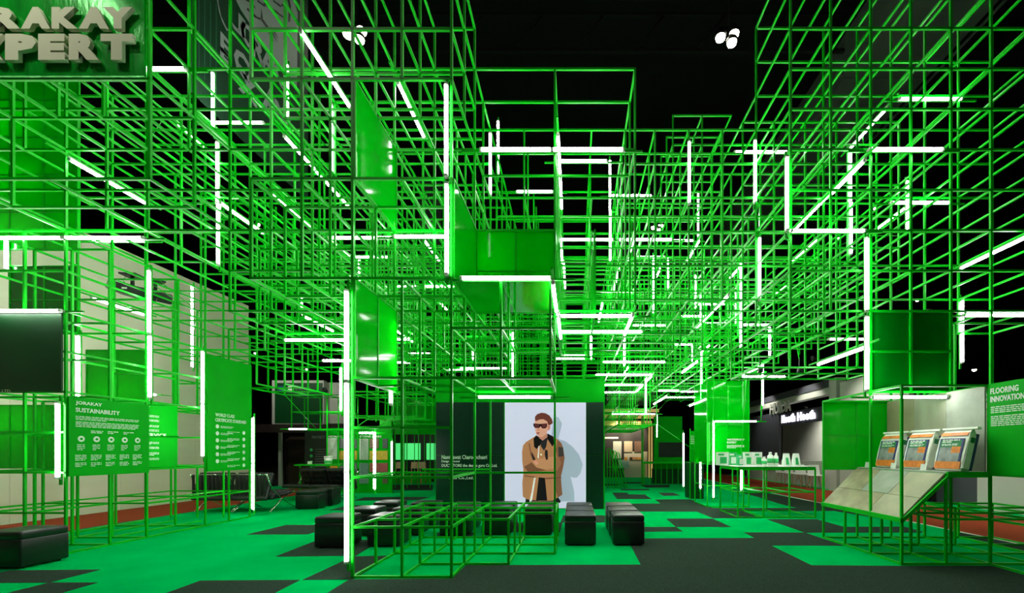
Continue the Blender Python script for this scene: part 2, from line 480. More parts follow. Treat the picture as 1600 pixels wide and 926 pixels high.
# flooring display frame at right
ft = cage('flooring_stand', 'steel frame of the flooring display at right foreground',
     [(R(8, 10), [1, 2, 3, 4], [0]), ([8], [1, 2, 3, 4], [0, 1]), ([9, 10], [1, 2, 3, 4], [0, 2]), ([8, 10], [1, 4], [4]), ([8], [1, 2, 4], [1, 4]), ([10], [1, 4], [2, 4]),
      (R(9, 13), [1, 2, 3, 4], [1]), (R(10, 13), [1, 2, 3, 4], [0]), ([11, 12, 13], [1, 3, 4], [0, 1]), ([10], [-1, 0, 1], [0, 1, 2, 4])], cat='steel frame')

# ------------------------------------------------------------------ acrylic panels
def panel(name, label, a, b, m=PANEL, cat='panel', rails=True, nu=1, nv=1):
    """flat panel between opposite corners a and b (one coordinate equal), built of nu x nv sheets"""
    a, b = Vector(a), Vector(b)
    lo = Vector([min(a[i], b[i]) for i in range(3)]); hi = Vector([max(a[i], b[i]) for i in range(3)])
    d = hi - lo
    ax = min(range(3), key=lambda i: d[i])
    u, v = [i for i in range(3) if i != ax]
    t = thing(name, label, cat, lo)
    for i in range(nu):
        for j in range(nv):
            p = [0, 0, 0]; q = [0, 0, 0]
            p[u] = d[u] * i / nu + 0.003; q[u] = d[u] * (i + 1) / nu - 0.003
            p[v] = d[v] * j / nv + 0.003; q[v] = d[v] * (j + 1) / nv - 0.003
            p[ax] = -0.004; q[ax] = 0.004
            MB().box(p[0], q[0], p[1], q[1], p[2], q[2]).build('sheet', m, t)
    if rails:
        h = 0.008
        for i in range(nu + 1):
            p = [0, 0, 0]; q = [0, 0, 0]
            p[u] = d[u] * i / nu - h; q[u] = d[u] * i / nu + h; q[v] = d[v]; p[ax] = -0.012; q[ax] = 0.012
            MB().box(p[0], q[0], p[1], q[1], p[2], q[2]).build('edge_strip', GREEN, t)
        for j in range(nv + 1):
            p = [0, 0, 0]; q = [0, 0, 0]
            p[v] = d[v] * j / nv - h; q[v] = d[v] * j / nv + h; q[u] = d[u]; p[ax] = -0.012; q[ax] = 0.012
            MB().box(p[0], q[0], p[1], q[1], p[2], q[2]).build('edge_strip', GREEN, t)
    return t
e = 0.02
panel('acrylic_panel', 'green acrylic panel beside the long upright front tube, above the counter', (gx(-4) + e, gy(0), gz(4)), (gx(-4) + e, gy(2), gz(6)), nu=2)
panel('acrylic_panel', 'pale reflecting green acrylic panel high in the front block', (gx(-4) + e, gy(0), gz(8)), (gx(-4) + e, gy(2), gz(10)))
panel('acrylic_panel', 'slanting-looking green side panel right of the two stacked front tubes', (gx(-2) + e, gy(0), gz(6)), (gx(-2) + e, gy(2), gz(8)))
panel('acrylic_panel', 'glowing green back panel above the thick crosswise front tube', (gx(-2) + e, gy(2) + e, gz(6)), (gx(0), gy(2) + e, gz(8)), nu=2, nv=2)
panel('acrylic_panel', 'green ceiling panel just under the thick crosswise front tube', (gx(-2) + e, gy(0), gz(6) - e), (gx(0), gy(2), gz(6) - e), nu=2)
panel('acrylic_panel', 'square four-pane green acrylic panel hanging in the right lattice', (gx(8) + e, gy(2) + e, gz(4)), (gx(10), gy(2) + e, gz(6)), m=PANELD, nu=2, nv=2)
panel('acrylic_panel', 'green four-pane back panel of the flooring display', (gx(8) + e, gy(4) + e, gz(2)), (gx(10) - e, gy(4) + e, gz(4)), nu=2, nv=2)
panel('acrylic_panel', 'dark green four-pane panel with a light streak at left', (gx(-16), gy(4) + e, gz(6)), (gx(-14), gy(4) + e, gz(8)), m=PANELD, nu=2, nv=2)
panel('acrylic_panel', 'large bright green panel under the lettered sign at far left', (gx(-17), gy(4) + e, gz(8) + 0.25), (gx(-14), gy(4) + e, gz(14)), nu=3, nv=5)
panel('acrylic_panel', 'low glowing green panel behind the left display lattice', (-10.0 + 0.1, gy(5) + e, gz(2)), (-8.2, gy(5) + e, gz(4)), nu=4, nv=1)
panel('acrylic_panel', 'bright green panel seen through the left lattice above the text boards', (-8.4, gy(6) + e, gz(4)), (gx(-14) + 0.02, gy(6) + e, gz(6)), nu=2)

# ------------------------------------------------------------------ LED tubes
import numpy as np
def hanger(parent, p, q, name='hanger_bar', reach=0.024):
    """short strut from the segment p-q (world) to the nearest lattice bar, where none touches it yet"""
    A = np.array([b[0] for b in ALLBARS]); B = np.array([b[1] for b in ALLBARS]); D = B - A
    LL = (D * D).sum(1) + 1e-12
    best = None
    for i in range(13):
        s_ = np.array(p) + (np.array(q) - np.array(p)) * i / 12
        u = np.clip(((s_ - A) * D).sum(1) / LL, 0, 1)
        C = A + D * u[:, None]
        dd = np.sqrt(((C - s_) ** 2).sum(1)); j = int(dd.argmin())
        if best is None or dd[j] < best[0] - 1e-6: best = (dd[j], s_, C[j])
    if reach < best[0] < (2.5 if parent.location.y < 11.0 else 0.75):
        inv = Matrix.LocRotScale(parent.location, parent.rotation_euler, None).inverted()
        a_, b_ = inv @ Vector(best[1]), inv @ Vector(best[2])
        MB().tube([a_, b_], 0.008, 6).build(name, GREEN, parent)
TUBES = [  # orientation, pixel ends, distance of (near) end in rows, deeper end given for front-to-back ones
 ('h', 177, 107, 289, 107, 2), ('h', 326, 191, 410, 191, 6), ('h', -18, 371, 96, 371, 2), ('h', 103, 371, 222, 371, 2), ('h', 142, 376, 225, 376, 5), ('h', -20, 485, 93, 485, 1.9),
 ('h', 752, 233, 861, 233, 1.9), ('h', 864, 233, 973, 233, 1.9), ('h', 877, 251, 947, 251, 4), ('h', 808, 299, 863, 299, 6), ('h', 957, 305, 1017, 305, 9), ('h', 515, 371, 612, 371, 4), ('h', 617, 369, 696, 369, 2),
 ('h', 556, 401, 606, 401, 9), ('h', 722, 434, 860, 434, 0), ('h', 666, 447, 707, 447, 8), ('h', 616, 447, 651, 447, 12), ('h', 446, 531, 540, 531, 4), ('h', 505, 563, 587, 563, 6), ('h', 570, 530, 637, 530, 9), ('h', 575, 566, 639, 566, 10),
 ('h', 748, 620, 860, 620, 2), ('h', 876, 374, 957, 374, 6), ('h', 968, 374, 1049, 374, 6), ('h', 1050, 375.5, 1084, 375.5, 10), ('h', 993, 401, 1038, 401, 12), ('h', 876, 493, 987, 493, 2), ('h', 873, 518, 938, 518, 4), ('h', 940, 518, 1002, 518, 4),
 ('h', 940, 455, 993, 455, 10), ('h', 948, 469, 1004, 469, 9), ('h', 1010, 471, 1062, 471, 13), ('h', 990, 508, 1038, 508, 10), ('h', 944, 565, 990, 565, 7), ('h', 992, 565, 1038, 565, 7), ('h', 932, 585, 974, 585, 10), ('h', 976, 585, 1018, 585, 10),
 ('h', 945, 601, 1004, 601, 12), ('h', 945, 612.5, 992, 612.5, 14), ('h', 1030, 610, 1060, 610, 14), ('h', 1065, 611.5, 1095, 611.5, 14), ('h', 1040, 620.5, 1103, 620.5, 16), ('h', 957, 646.5, 1023, 646.5, 18),
 ('h', 1092, 475, 1131, 475, 12), ('h', 1065, 493.5, 1107, 493.5, 12), ('h', 1100, 505, 1134, 505, 14), ('h', 1160, 507, 1203, 507, 8), ('h', 1053, 538, 1081, 538, 12), ('h', 1162, 588, 1226, 588, 8), ('h', 1149, 237, 1229, 237, 6),
 ('h', 1238, 360, 1350, 360, 1.9), ('h', 1360, 233, 1472, 233, 1.9), ('h', 1407, 154, 1502, 154, 4), ('h', 1394, 316, 1484, 316, 4), ('h', 1296, 529.5, 1378, 529.5, 6), ('h', 1507, 492, 1620, 492, 2.2), ('h', 1364, 620, 1478, 620, 2), ('h', 452, 670, 478, 670, 13),
 ('h', 1119, 658, 1181, 658, 10.4), ('h', 720, 575, 790, 575, 9), ('h', 870, 560, 912, 560, 10), ('h', 700, 577, 740, 577, 12), ('h', 642, 552, 670, 552, 12), ('h', 880, 555, 915, 555, 12),
 ('v', 332, 114, 332, 204, 5), ('v', 339, 223, 339, 316, 4), ('v', 340, 318, 340, 412, 4), ('v', 448.5, 102, 448.5, 190, 5), ('v', 517, 164, 517, 268, 3), ('v', 697, 133, 697, 273, 0), ('v', 697.5, 288, 697.5, 427, 0),
 ('v', 541, 455, 541, 593, 0), ('v', 541, 598, 541, 736, 0), ('v', 541, 738, 541, 877, 0), ('v', 9, 372, 9, 420, 4), ('v', 121, 525, 121, 620, 4), ('v', 232, 423, 232, 519, 3.9), ('v', 233, 525, 233, 620, 3.9), ('v', 89, 630, 89, 745, 2),
 ('v', 300, 447, 300, 508, 10), ('v', 300, 510, 300, 572, 10), ('v', 316, 549, 316, 630, 5.8), ('v', 316, 632, 316, 712, 5.8), ('v', 395, 653, 395, 723, 8.2), ('v', 395, 725, 395, 795, 8.2), ('v', 585, 677, 585, 763, 7), ('h', 562, 676, 584, 676, 7),
 ('v', 610.5, 504, 610.5, 630, 2), ('v', 778, 190, 778, 272, 6), ('v', 766, 209, 766, 304, 4), ('v', 953, 251, 953, 328, 6.5), ('v', 953.5, 330, 953.5, 405, 6.5), ('v', 1077, 222, 1077, 317, 4), ('v', 1180, 220, 1180, 315, 4), ('v', 1230, 246, 1230, 358, 1.9),
 ('v', 1091, 303, 1091, 367, 10), ('v', 1188, 333, 1188, 370, 8), ('v', 1187, 372, 1187, 466, 4), ('v', 1355, 373, 1355, 484, 1.9), ('v', 1355, 495, 1355, 608, 1.9), ('v', 1329, 235, 1329, 314, 6), ('v', 1330, 316, 1330, 396, 6), ('v', 1418, 283, 1418, 358, 7),
 ('v', 1504, 470, 1504, 565, 4), ('v', 1158, 412, 1158, 475, 8), ('v', 1157.5, 477, 1157.5, 540, 8), ('v', 1149, 458, 1149, 504, 12), ('v', 1086.5, 430, 1086.5, 480, 11), ('v', 1095, 456, 1095, 505, 11), ('v', 1203, 512, 1203, 556, 8), ('v', 1192, 571, 1192, 632, 10),
 ('v', 1081, 540, 1081, 572, 12), ('v', 1096, 549, 1096, 625, 12), ('v', 1021, 400, 1021, 487, 12), ('v', 1043.5, 402, 1043.5, 450, 12), ('v', 975.5, 528, 975.5, 570, 10), ('v', 923.5, 525, 923.5, 560, 10), ('v', 1009, 592, 1009, 644, 12),
 ('v', 1115, 658, 1115, 776, 10.8), ('v', 1094.5, 716, 1094.5, 762, 12.6), ('v', 1068, 677, 1068, 759, 18), ('v', 1158.5, 732, 1158.5, 764, 9.6), ('v', 1026.5, 648, 1026.5, 682, 22), ('v', 612, 690, 612, 740, 14), ('v', 739, 505, 739, 560, 8), ('v', 801, 520, 801, 590, 8),
 ('v', 545, 640, 545, 668, 10), ('v', 532, 575, 532, 640, 9), ('v', 561, 405, 561, 440, 10), ('v', 471, 465, 471, 490, 12),
 ('d', 470, 50, 545, 163, 0), ('d', 110, 250, 225, 315, 2), ('d', 622, 130, 662, 213, 2), ('d', 425, 305, 485, 357, 4), ('d', 345, 318, 410, 356, 4), ('d', 445, 214, 491, 264, 4), ('d', 493, 267, 546, 324, 5.9), ('d', 515, 375, 548, 402, 9),
 ('d', 664, 377, 687, 407, 8), ('d', 478, 496, 520, 521, 8), ('d', 685, 470, 700, 487, 10), ('d', 617, 515, 645, 535, 10), ('d', 1350, 252, 1297, 303.2, 2), ('d', 1295, 305, 1240, 358, 3.8), ('d', 1385, 170, 1328, 236, 5), ('d', 1605, 370, 1503, 419, 2),
 ('d', 1412, 327, 1368, 360, 8), ('d', 1275, 377, 1236, 411, 7), ('d', 1352, 543, 1279, 572, 2), ('d', 1161, 412, 1138, 437, 10), ('d', 1138, 462, 1112, 488, 5), ('d', 1111, 489, 1088, 513, 7), ('d', 1192, 571, 1161, 586, 8), ('d', 1089, 565, 1066, 582, 8),
 ('d', 1231, 446, 1213, 460, 10), ('d', 1108, 540, 1097, 549, 14), ('d', 991, 370, 981, 408, 7), ('d', 967, 420, 959, 450, 10), ('d', 941, 474, 935, 505, 10), ('d', 1034, 415, 1026, 433, 12), ('d', 989, 492, 976, 523, 2), ('d', 1092, 377, 1074, 405, 8),
 ('d', 1020, 586, 1009, 594, 14), ('d', 1003, 603, 993, 612, 14), ('d', 982, 573, 975, 584, 14), ('d', 1041, 619.5, 1022, 631, 14), ('d', 1100, 625, 1078, 637, 12), ('d', 864, 442, 871, 486, 0), ('d', 871.5, 488, 876, 528, 1.95),
 ('d', 872, 212, 875, 270, 2), ('d', 875.2, 272, 878, 325, 4), ('d', 876, 372, 880, 410, 6), ('d', 144, 466, 224, 491, 6), ('d', 279, 198, 320, 231, 8), ('d', 881, 412, 884, 450, 9),
]
ORD = 'first second third fourth fifth sixth seventh eighth ninth tenth eleventh twelfth thirteenth fourteenth fifteenth sixteenth seventeenth eighteenth nineteenth twentieth twenty-first twenty-second twenty-third twenty-fourth twenty-fifth twenty-sixth twenty-seventh twenty-eighth twenty-ninth thirtieth thirty-first thirty-second thirty-third thirty-fourth thirty-fifth thirty-sixth thirty-seventh'.split()
def zone(x):
    for lim, nm in ((235, 'under the lettered sign at far left'), (460, 'of the left lattice'), (720, 'of the front block left of centre'), (930, 'of the centre block'), (1070, 'above the far corridor'), (1235, 'right of the corridor'), (1700, 'of the right lattice')):
        if x < lim: return nm
tm = MB().tube([(0, 0, -0.5), (0, 0, 0.5)], 0.017, 10)
TUBEME = bpy.data.meshes.new('light_tube'); TUBEME.from_pydata(tm.v, [], tm.f); TUBEME.materials.append(TUBE)
rm = MB().box(-0.016, 0.016, 0.019, 0.030, -0.5, 0.5)
RAILME = bpy.data.meshes.new('mounting_rail'); RAILME.from_pydata(rm.v, [], rm.f); RAILME.materials.append(RAIL)
km = MB().lathe([(0.021, -0.012), (0.021, 0.012)], n=10)
CAPME = bpy.data.meshes.new('end_cap'); CAPME.from_pydata(km.v, [], km.f); CAPME.materials.append(WHITEP)
mm = MB().box(-0.011, 0.011, 0.030, 0.052, -0.5, 0.5)
MOUNTME = bpy.data.meshes.new('mount_bar'); MOUNTME.from_pydata(mm.v, [], mm.f); MOUNTME.materials.append(GREEN)
KINDW = {'h': 'crosswise', 'v': 'upright', 'd': 'front-to-back'}
groups = {}
for tb in TUBES:
    groups.setdefault((tb[0], zone((tb[1] + tb[3]) / 2)), []).append(tb)
for (kd, zn), lst in groups.items():
    lst.sort(key=lambda q: ((q[1] + q[3]) / 2, (q[2] + q[4]) / 2))
    for i, (k_, x1, y1, x2, y2, r) in enumerate(lst):
        Y1 = gy(r) - 0.035
        if kd == 'd':
            a = at(x1, y1, Y1)
            if abs(x1 - VX) > 60: Y2 = a.x * F / (x2 - VX)
            else: Y2 = (a.z - H0) * F / (VY - y2)
            b = Vector((a.x, Y2, a.z)); rot = (math.pi / 2, 0, 0)
        elif kd == 'h':
            a, b = at(x1, y1, Y1), at(x2, y1, Y1); rot = (0, math.pi / 2, 0)
        else:
            a, b = at(x1, y1, Y1), at(x1, y2, Y1); rot = (0, 0, 0)
        t = thing('led_tube', ('%s %s white LED tube from the left %s' % (ORD[i], KINDW[kd], zn)) if len(lst) > 1 else 'only %s white LED tube %s' % (KINDW[kd], zn), 'tube light', (a + b) / 2, group='white LED tubes clipped to the lattice')
        t.rotation_euler = rot
        L = (b - a).length
        for nm, me in (('light_tube', TUBEME), ('mounting_rail', RAILME)):
            q = link(nm, me, t); q.scale = (1, 1, L if nm != 'mounting_rail' else L + 0.06)
        e_ = 0.10 if kd == 'v' else 0.25
        q = link('mount_bar', MOUNTME, t); q.scale = (1, 1, L + 2 * e_)
        M_ = Matrix.LocRotScale(t.location, t.rotation_euler, None)
        hanger(t, M_ @ Vector((0, 0.041, -L / 2 - e_)), M_ @ Vector((0, 0.041, L / 2 + e_)))
        if Y1 < 7.4:
            for s in (-1, 1):
                q = link('end_cap', CAPME, t, (0, 0, s * (L / 2 + 0.008)))
for lab, a, b in (('LED tube glowing behind the large bright green panel at far left, upper one', (-9.3, gy(4) + 0.25, 5.35), (-8.0, gy(4) + 0.25, 5.35)),  # unseen tubes added to make the green panels glow
                  ('LED tube glowing behind the large bright green panel at far left, lower one', (-9.3, gy(4) + 0.25, 4.55), (-8.0, gy(4) + 0.25, 4.55)),
                  ('LED tube glowing behind the large bright green panel at far left, topmost one', (-9.3, gy(4) + 0.25, 6.25), (-8.0, gy(4) + 0.25, 6.25)),
                  ('LED tube glowing behind the low green panel at far left', (-9.6, gy(5) + 0.30, 1.75), (-8.5, gy(5) + 0.30, 1.75)),
                  ('LED tube glowing behind the green panel above the text boards', (-8.3, gy(6) + 0.28, 2.3), (-7.5, gy(6) + 0.28, 2.3)),
                  ('LED tube glowing behind the back panel over the thick crosswise tube', (gx(-2) + 0.12, gy(2) + 0.33, 3.25), (gx(-2) + 0.12, gy(2) + 0.33, 3.95)),
                  ('LED tube glowing behind the panel beside the long upright front tube', (-2.46, 5.1, 2.2), (-2.46, 5.1, 2.9))):
    a, b = Vector(a), Vector(b)
    t = thing('led_tube', lab, 'tube light', (a + b) / 2, group='white LED tubes clipped to the lattice')
    if abs(b.x - a.x) > 0.1: t.rotation_euler = (0, math.pi / 2, 0)
    L = (b - a).length
    M_ = Matrix.LocRotScale(t.location, t.rotation_euler, None)
    hanger(t, M_ @ Vector((0, 0.041, -L / 2 - 0.1)), M_ @ Vector((0, 0.041, L / 2 + 0.1)))
    for nm, me, ex in (('light_tube', TUBEME, 0), ('mounting_rail', RAILME, 0.06), ('mount_bar', MOUNTME, 0.2)):
        q = link(nm, me, t); q.scale = (1, 1, L + ex)

# ------------------------------------------------------------------ the lettered sign, upper left
yS = gy(0) - 0.03
t = thing('lettered_sign', 'large dark green sign with raised grey letters at upper left', 'sign', (gx(-14), yS, gz(10)))
t_loc = Vector(t.location)
box('sign_sheet', 0, gx(-8) - gx(-14) - 0.02, -0.012, 0.012, 0, 1.6, SIGNG, t)
def sign_letter(ch, x0, x1, y0, y1):
    a, b = at(x0, y1, yS - 0.09), at(x1, y0, yS - 0.09)
    fit_text('letter', ch, a - t_loc + Vector((0, 0.04, 0)), (1, 0, 0), (0, 0, 1), b.x - a.x, b.z - a.z, LETTER, t, bold=0.075, depth=0.035)
for ch, x0, x1 in (('J', -122, -80), ('O', -76, -24), ('R', -20, 26), ('A', 28, 74), ('K', 76, 117), ('A', 119, 166), ('Y', 157, 203)): sign_letter(ch, x0, x1, 7, 41)
for ch, x0, x1 in (('E', -102, -56), ('X', -52, 0), ('P', 3, 52), ('E', 55, 97), ('R', 103, 150), ('T', 153, 203)): sign_letter(ch, x0, x1, 49, 90)
for i, (xx, lb) in enumerate(((-5.0, 'arm spotlight aimed at the right half of the lettered sign'), (-6.4, 'arm spotlight aimed at the left half of the lettered sign'))):
    t = thing('arm_spotlight', lb, 'spotlight', (xx, 2.55, gz(14) + 0.35), group='arm spotlights above the lettered sign')  # added out of frame to brighten the sign letters
    MB().tube([(0, 0, 0.12), (0, 0.4, 0.20), (0, gy(0) - 2.55, -0.33)], 0.014, 8).build('arm', BLACKP, t)
    h = MB().lathe([(0.03, 0.20), (0.07, 0.14), (0.08, 0.02)], n=14).build('lamp_head', BLACKP, t); h.rotation_euler = (0.95, 0, 0)
    ld = bpy.data.lights.new('lamp_light', 'SPOT'); ld.energy = 130; ld.spot_size = 1.5; ld.spot_blend = 0.8; ld.shadow_soft_size = 0.06; ld.color = (1, 0.97, 0.86)
    lo = bpy.data.objects.new('lamp_light', ld); COL.objects.link(lo); lo.parent = t; lo.rotation_euler = (0.95, 0, 0)
# dark green box front with small company line
t = thing('company_board', 'dark green blank board at far left with a small company line', 'board', (gx(-16), gy(2) - 0.03, gz(4)))
box('board_sheet', 0, gx(-12) - gx(-16) - 0.01, -0.01, 0.01, 0, gz(6) - gz(4), DKGREEN, t)
a = at(-12, 614, gy(2) - 0.045); fit_text('lettering', 'CO.,LTD.', a - Vector(t.location), (1, 0, 0), (0, 0, 1), 0.235, 0.045, LETTER, t, 0.0, 0.002)

# text boards lying in planes that run front-to-back (x constant)
def word_lines(org, ux, uz, width, rows, m, parent, h=0.012, gap=0.012, seed=0, full=0.95, name='fine_print'):
    """rows of small unreadable words"""
    rnd = random.Random(seed)
    mb = MB(); ux, uz = Vector(ux), Vector(uz); n = ux.cross(uz).normalized()
    for i in range(rows):
        x = 0.0; lim = width * (full if i < rows - 1 else rnd.uniform(0.3, 0.9))
        while x < lim:
            L = min(rnd.uniform(0.02, 0.07), lim - x)
            if L > 0.006:
                p = Vector(org) + ux * x - uz * (i * (h + gap))
                mb.prism([p, p + ux * L, p + ux * L + uz * h, p + uz * h], n * 0.0012)
            x += L + 0.010
    o = mb.build(name, m, parent); o['kind'] = 'stuff'
    return o
def disc(org, ux, uz, r, m, parent, name):
    ux, uz = Vector(ux), Vector(uz); n = ux.cross(uz).normalized()
    return MB().prism([Vector(org) + ux * (r * math.cos(a * math.pi / 10)) + uz * (r * math.sin(a * math.pi / 10)) for a in range(20)], n * 0.002).build(name, m, parent)

# sustainability board: face at x = gx(-12)+, from Y 5.294 to 6.294, reads away from the camera
UY, UZ = (0, 1, 0), (0, 0, 1)
xb = gx(-12) + 0.03
t = thing('text_board', 'green board headed JORAKAY SUSTAINABILITY with five round icons', 'information board', (xb, gy(2), gz(2) - 0.05))
box('board_sheet', -0.008, 0.008, 0, 1.0, 0, 1.0, PRINTG, t)
fit_text('heading', 'JORAKAY', (0.010, 0.07, 0.90), UY, UZ, 0.30, 0.055, WHITE, t, 0.02, 0.003)
fit_text('heading', 'SUSTAINABILITY', (0.010, 0.07, 0.815), UY, UZ, 0.52, 0.055, WHITE, t, 0.02, 0.003)
word_lines((0.009, 0.07, 0.755), UY, UZ, 0.82, 3, WHITE, t, 0.009, 0.010, 1)
word_lines((0.009, 0.07, 0.685), UY, UZ, 0.82, 4, WHITE, t, 0.009, 0.010, 2)
for i in range(3): word_lines((0.009, 0.24 + i * 0.2, 0.575), UY, UZ, 0.15, 2, WHITE, t, 0.010, 0.010, 5 + i)
for i in range(5):
    q = 0.13 + i * 0.175
    ic = disc((0.010, q, 0.475), UY, UZ, 0.038, WHITE, t, 'icon')
    disc((0.0125, q, 0.475), UY, UZ, 0.016, PRINTG, ic, 'icon_mark')
    word_lines((0.009, q - 0.045, 0.395), UY, UZ, 0.09, 4, WHITE, t, 0.008, 0.013, 10 + i)
    word_lines((0.009, q - 0.065, 0.26), UY, UZ, 0.13, 4, WHITE, t, 0.009, 0.011, 20 + i)
    word_lines((0.009, q - 0.065, 0.16), UY, UZ, 0.13, 3, WHITE, t, 0.009, 0.011, 30 + i)
x2 = gx(-13) + 0.03
t = thing('text_board', 'brightly lit green board half hidden behind the sustainability board', 'information board', (x2, gy(4), gz(2)))
box('board_sheet', -0.008, 0.008, 0, 1.0, 0, 1.06, PRINTG, t)
fit_text('heading', 'ACADEMY', (0.010, 0.10, 0.93), UY, UZ, 0.42, 0.06, WHITE, t, 0.02, 0.003)
fit_text('heading', 'EXPERT SERVICE', (0.010, 0.07, 0.50), UY, UZ, 0.72, 0.06, WHITE, t, 0.02, 0.003)
for j, z in enumerate((0.84, 0.77, 0.68, 0.61)): word_lines((0.009, 0.10, z), UY, UZ, 0.60, 3, WHITE, t, 0.009, 0.010, 40 + j)
for j, z in enumerate((0.41, 0.33, 0.24, 0.15)): word_lines((0.009, 0.10, z), UY, UZ, 0.60, 3, WHITE, t, 0.009, 0.010, 50 + j)
xw = gx(-12) + 0.03
t = thing('text_board', 'tall green board headed WORLD CLASS CERTIFICATE STANDARD', 'information board', (xw, gy(6), gz(2) - 0.08))
box('board_sheet', -0.008, 0.008, 0, 1.0, 0, 2.03, PRINTG, t)
fit_text('heading', 'WORLD CLASS', (0.010, 0.16, 0.965), UY, UZ, 0.42, 0.06, WHITE, t, 0.015, 0.003)
fit_text('heading', 'CERTIFICATE STANDARD', (0.010, 0.16, 0.875), UY, UZ, 0.70, 0.06, WHITE, t, 0.015, 0.003)
for i in range(6):
    z = 0.79 - i * 0.123
    disc((0.010, 0.20, z), UY, UZ, 0.035, WHITE, t, 'badge'); word_lines((0.009, 0.27, z), UY, UZ, 0.30, 2, WHITE, t, 0.009, 0.012, 60 + i)
    disc((0.010, 0.80, z - 0.09), UY, UZ, 0.033, WHITE, t, 'badge'); word_lines((0.009, 0.42, z - 0.09), UY, UZ, 0.30, 2, WHITE, t, 0.009, 0.012, 70 + i)
# flooring innovation board on the right (reads towards the camera)
xf = gx(10) - 0.03
NUY = (0, -1, 0)
t = thing('text_board', 'green board headed FLOORING INNOVATION at the right edge', 'information board', (xf, gy(1), gz(2)))
box('board_sheet', -0.008, 0.008, -1.0, 0.0, 0, 1.02, PRINTG, t)
fit_text('heading', 'FLOORING', (-0.010, -0.045, 0.90), NUY, UZ, 0.30, 0.065, WHITE, t, 0.02, 0.003)
fit_text('heading', 'INNOVATION', (-0.010, -0.045, 0.81), NUY, UZ, 0.36, 0.065, WHITE, t, 0.02, 0.003)
word_lines((-0.009, -0.05, 0.75), NUY, UZ, 0.60, 4, WHITE, t, 0.009, 0.011, 81)
word_lines((-0.009, -0.05, 0.645), NUY, UZ, 0.60, 6, WHITE, t, 0.009, 0.011, 82)
# ------------------------------------------------------------------ portrait wall
yP = 9.5
t = thing('portrait_wall', 'black display wall with a bright portrait poster and green header', 'display wall', (0, yP, 0))
xl, xr = at(680, 0, yP).x, at(945, 0, yP).x
box('wall_core', xl, xr, 0.02, 0.5, 0, 2.92, GREEN, t)
box('header_board', xl, xr, 0.0, 0.02, 2.39, 2.92, PRINTG, t)
NP = 6
for i in range(4):
    for j in range(2):
        x0 = xl + 0.02 + i * (at(788, 0, yP).x - xl - 0.03) / 4; x1 = xl + 0.02 + (i + 1) * (at(788, 0, yP).x - xl - 0.03) / 4
        box('display_tile', x0, x1 - 0.004, -0.012, 0.02, 0.01 + j * 1.19, 0.01 + (j + 1) * 1.19 - 0.004, SCREEN, t)
for j in range(2):
    box('display_tile', at(916, 0, yP).x, xr - 0.03, -0.012, 0.02, 0.01 + j * 1.19, 0.01 + (j + 1) * 1.19 - 0.004, SCREEN, t)
pp = box('portrait_poster', at(789, 0, yP).x, at(915.5, 0, yP).x, -0.014, 0.02, 0.02, 2.38, PALE, t)
LAY = [0.015]
def print_poly(name, pts, col):
    """flat printed shape on the poster; pts in a 5.147x enlargement of the picture region at (780,620)"""
    LAY[0] += 0.0012
    y = yP - LAY[0]
    q = [at(780 + u / 5.147, 620 + v / 5.147, y) - Vector((0, yP, 0)) for u, v in pts]
    m = mat('print_' + '_'.join(str(int(c)) for c in col), lin(col), 0.55, spec=0.1, emit=0.6)  # emission gives the portrait shapes their screen glow
    return MB().prism(q, (0, -0.001, 0)).build(name, m, pp)
print_poly('printed_shadow', [(440, 150), (478, 165), (505, 215), (490, 280), (475, 335), (530, 355), (585, 395), (640, 460), (672, 540), (655, 610), (625, 648), (595, 648), (572, 636), (590, 700), (603, 760), (605, 838), (480, 838), (420, 600), (420, 300)], (160, 165, 190))
print_poly('printed_trousers', [(215, 800), (470, 800), (495, 838), (490, 850), (210, 850)], (28, 26, 30))
print_poly('printed_jacket', [(300, 308), (262, 332), (215, 362), (192, 388), (184, 440), (186, 520), (196, 600), (186, 690), (190, 800), (225, 822), (330, 835), (430, 832), (470, 808), (508, 785), (500, 700), (496, 640), (515, 560), (526, 490), (515, 410), (500, 370), (470, 340), (430, 318), (390, 336), (340, 336)], (176, 118, 84))
print_poly('printed_jacket_shade', [(470, 340), (500, 370), (515, 410), (526, 490), (515, 560), (496, 640), (500, 700), (508, 785), (470, 808), (440, 700), (455, 600), (470, 500), (455, 420)], (128, 82, 62))
print_poly('printed_upper_sleeve', [(474, 400), (512, 405), (518, 475), (478, 480)], (62, 54, 54))
print_poly('printed_shirt', [(318, 330), (390, 325), (378, 400), (360, 430), (338, 400)], (38, 36, 40))
print_poly('printed_shirt_hem', [(318, 645), (368, 650), (386, 832), (296, 832)], (24, 22, 24))
print_poly('printed_left_collar', [(298, 308), (276, 334), (280, 398), (300, 418), (330, 385), (338, 345), (318, 320)], (20, 16, 18))
print_poly('printed_right_collar', [(388, 292), (436, 318), (442, 372), (428, 398), (398, 352), (384, 330)], (20, 16, 18))
print_poly('printed_neck', [(312, 300), (384, 290), (388, 322), (350, 350), (322, 330)], (188, 120, 104))
print_poly('printed_face', [(290, 182), (284, 215), (290, 262), (298, 298), (318, 318), (345, 322), (375, 300), (392, 265), (404, 225), (392, 180), (340, 165)], (214, 148, 132))
print_poly('printed_ear', [(392, 225), (408, 222), (412, 245), (400, 270), (390, 262)], (190, 120, 106))
print_poly('printed_hair', [(288, 190), (288, 158), (305, 138), (338, 126), (372, 130), (404, 148), (424, 178), (432, 208), (412, 224), (394, 222), (386, 196), (356, 178), (326, 180), (304, 192)], (104, 52, 44))
print_poly('printed_sunglasses', [(274, 212), (330, 216), (386, 212), (384, 240), (372, 252), (346, 252), (334, 234), (322, 248), (288, 248), (276, 234)], (36, 18, 22))
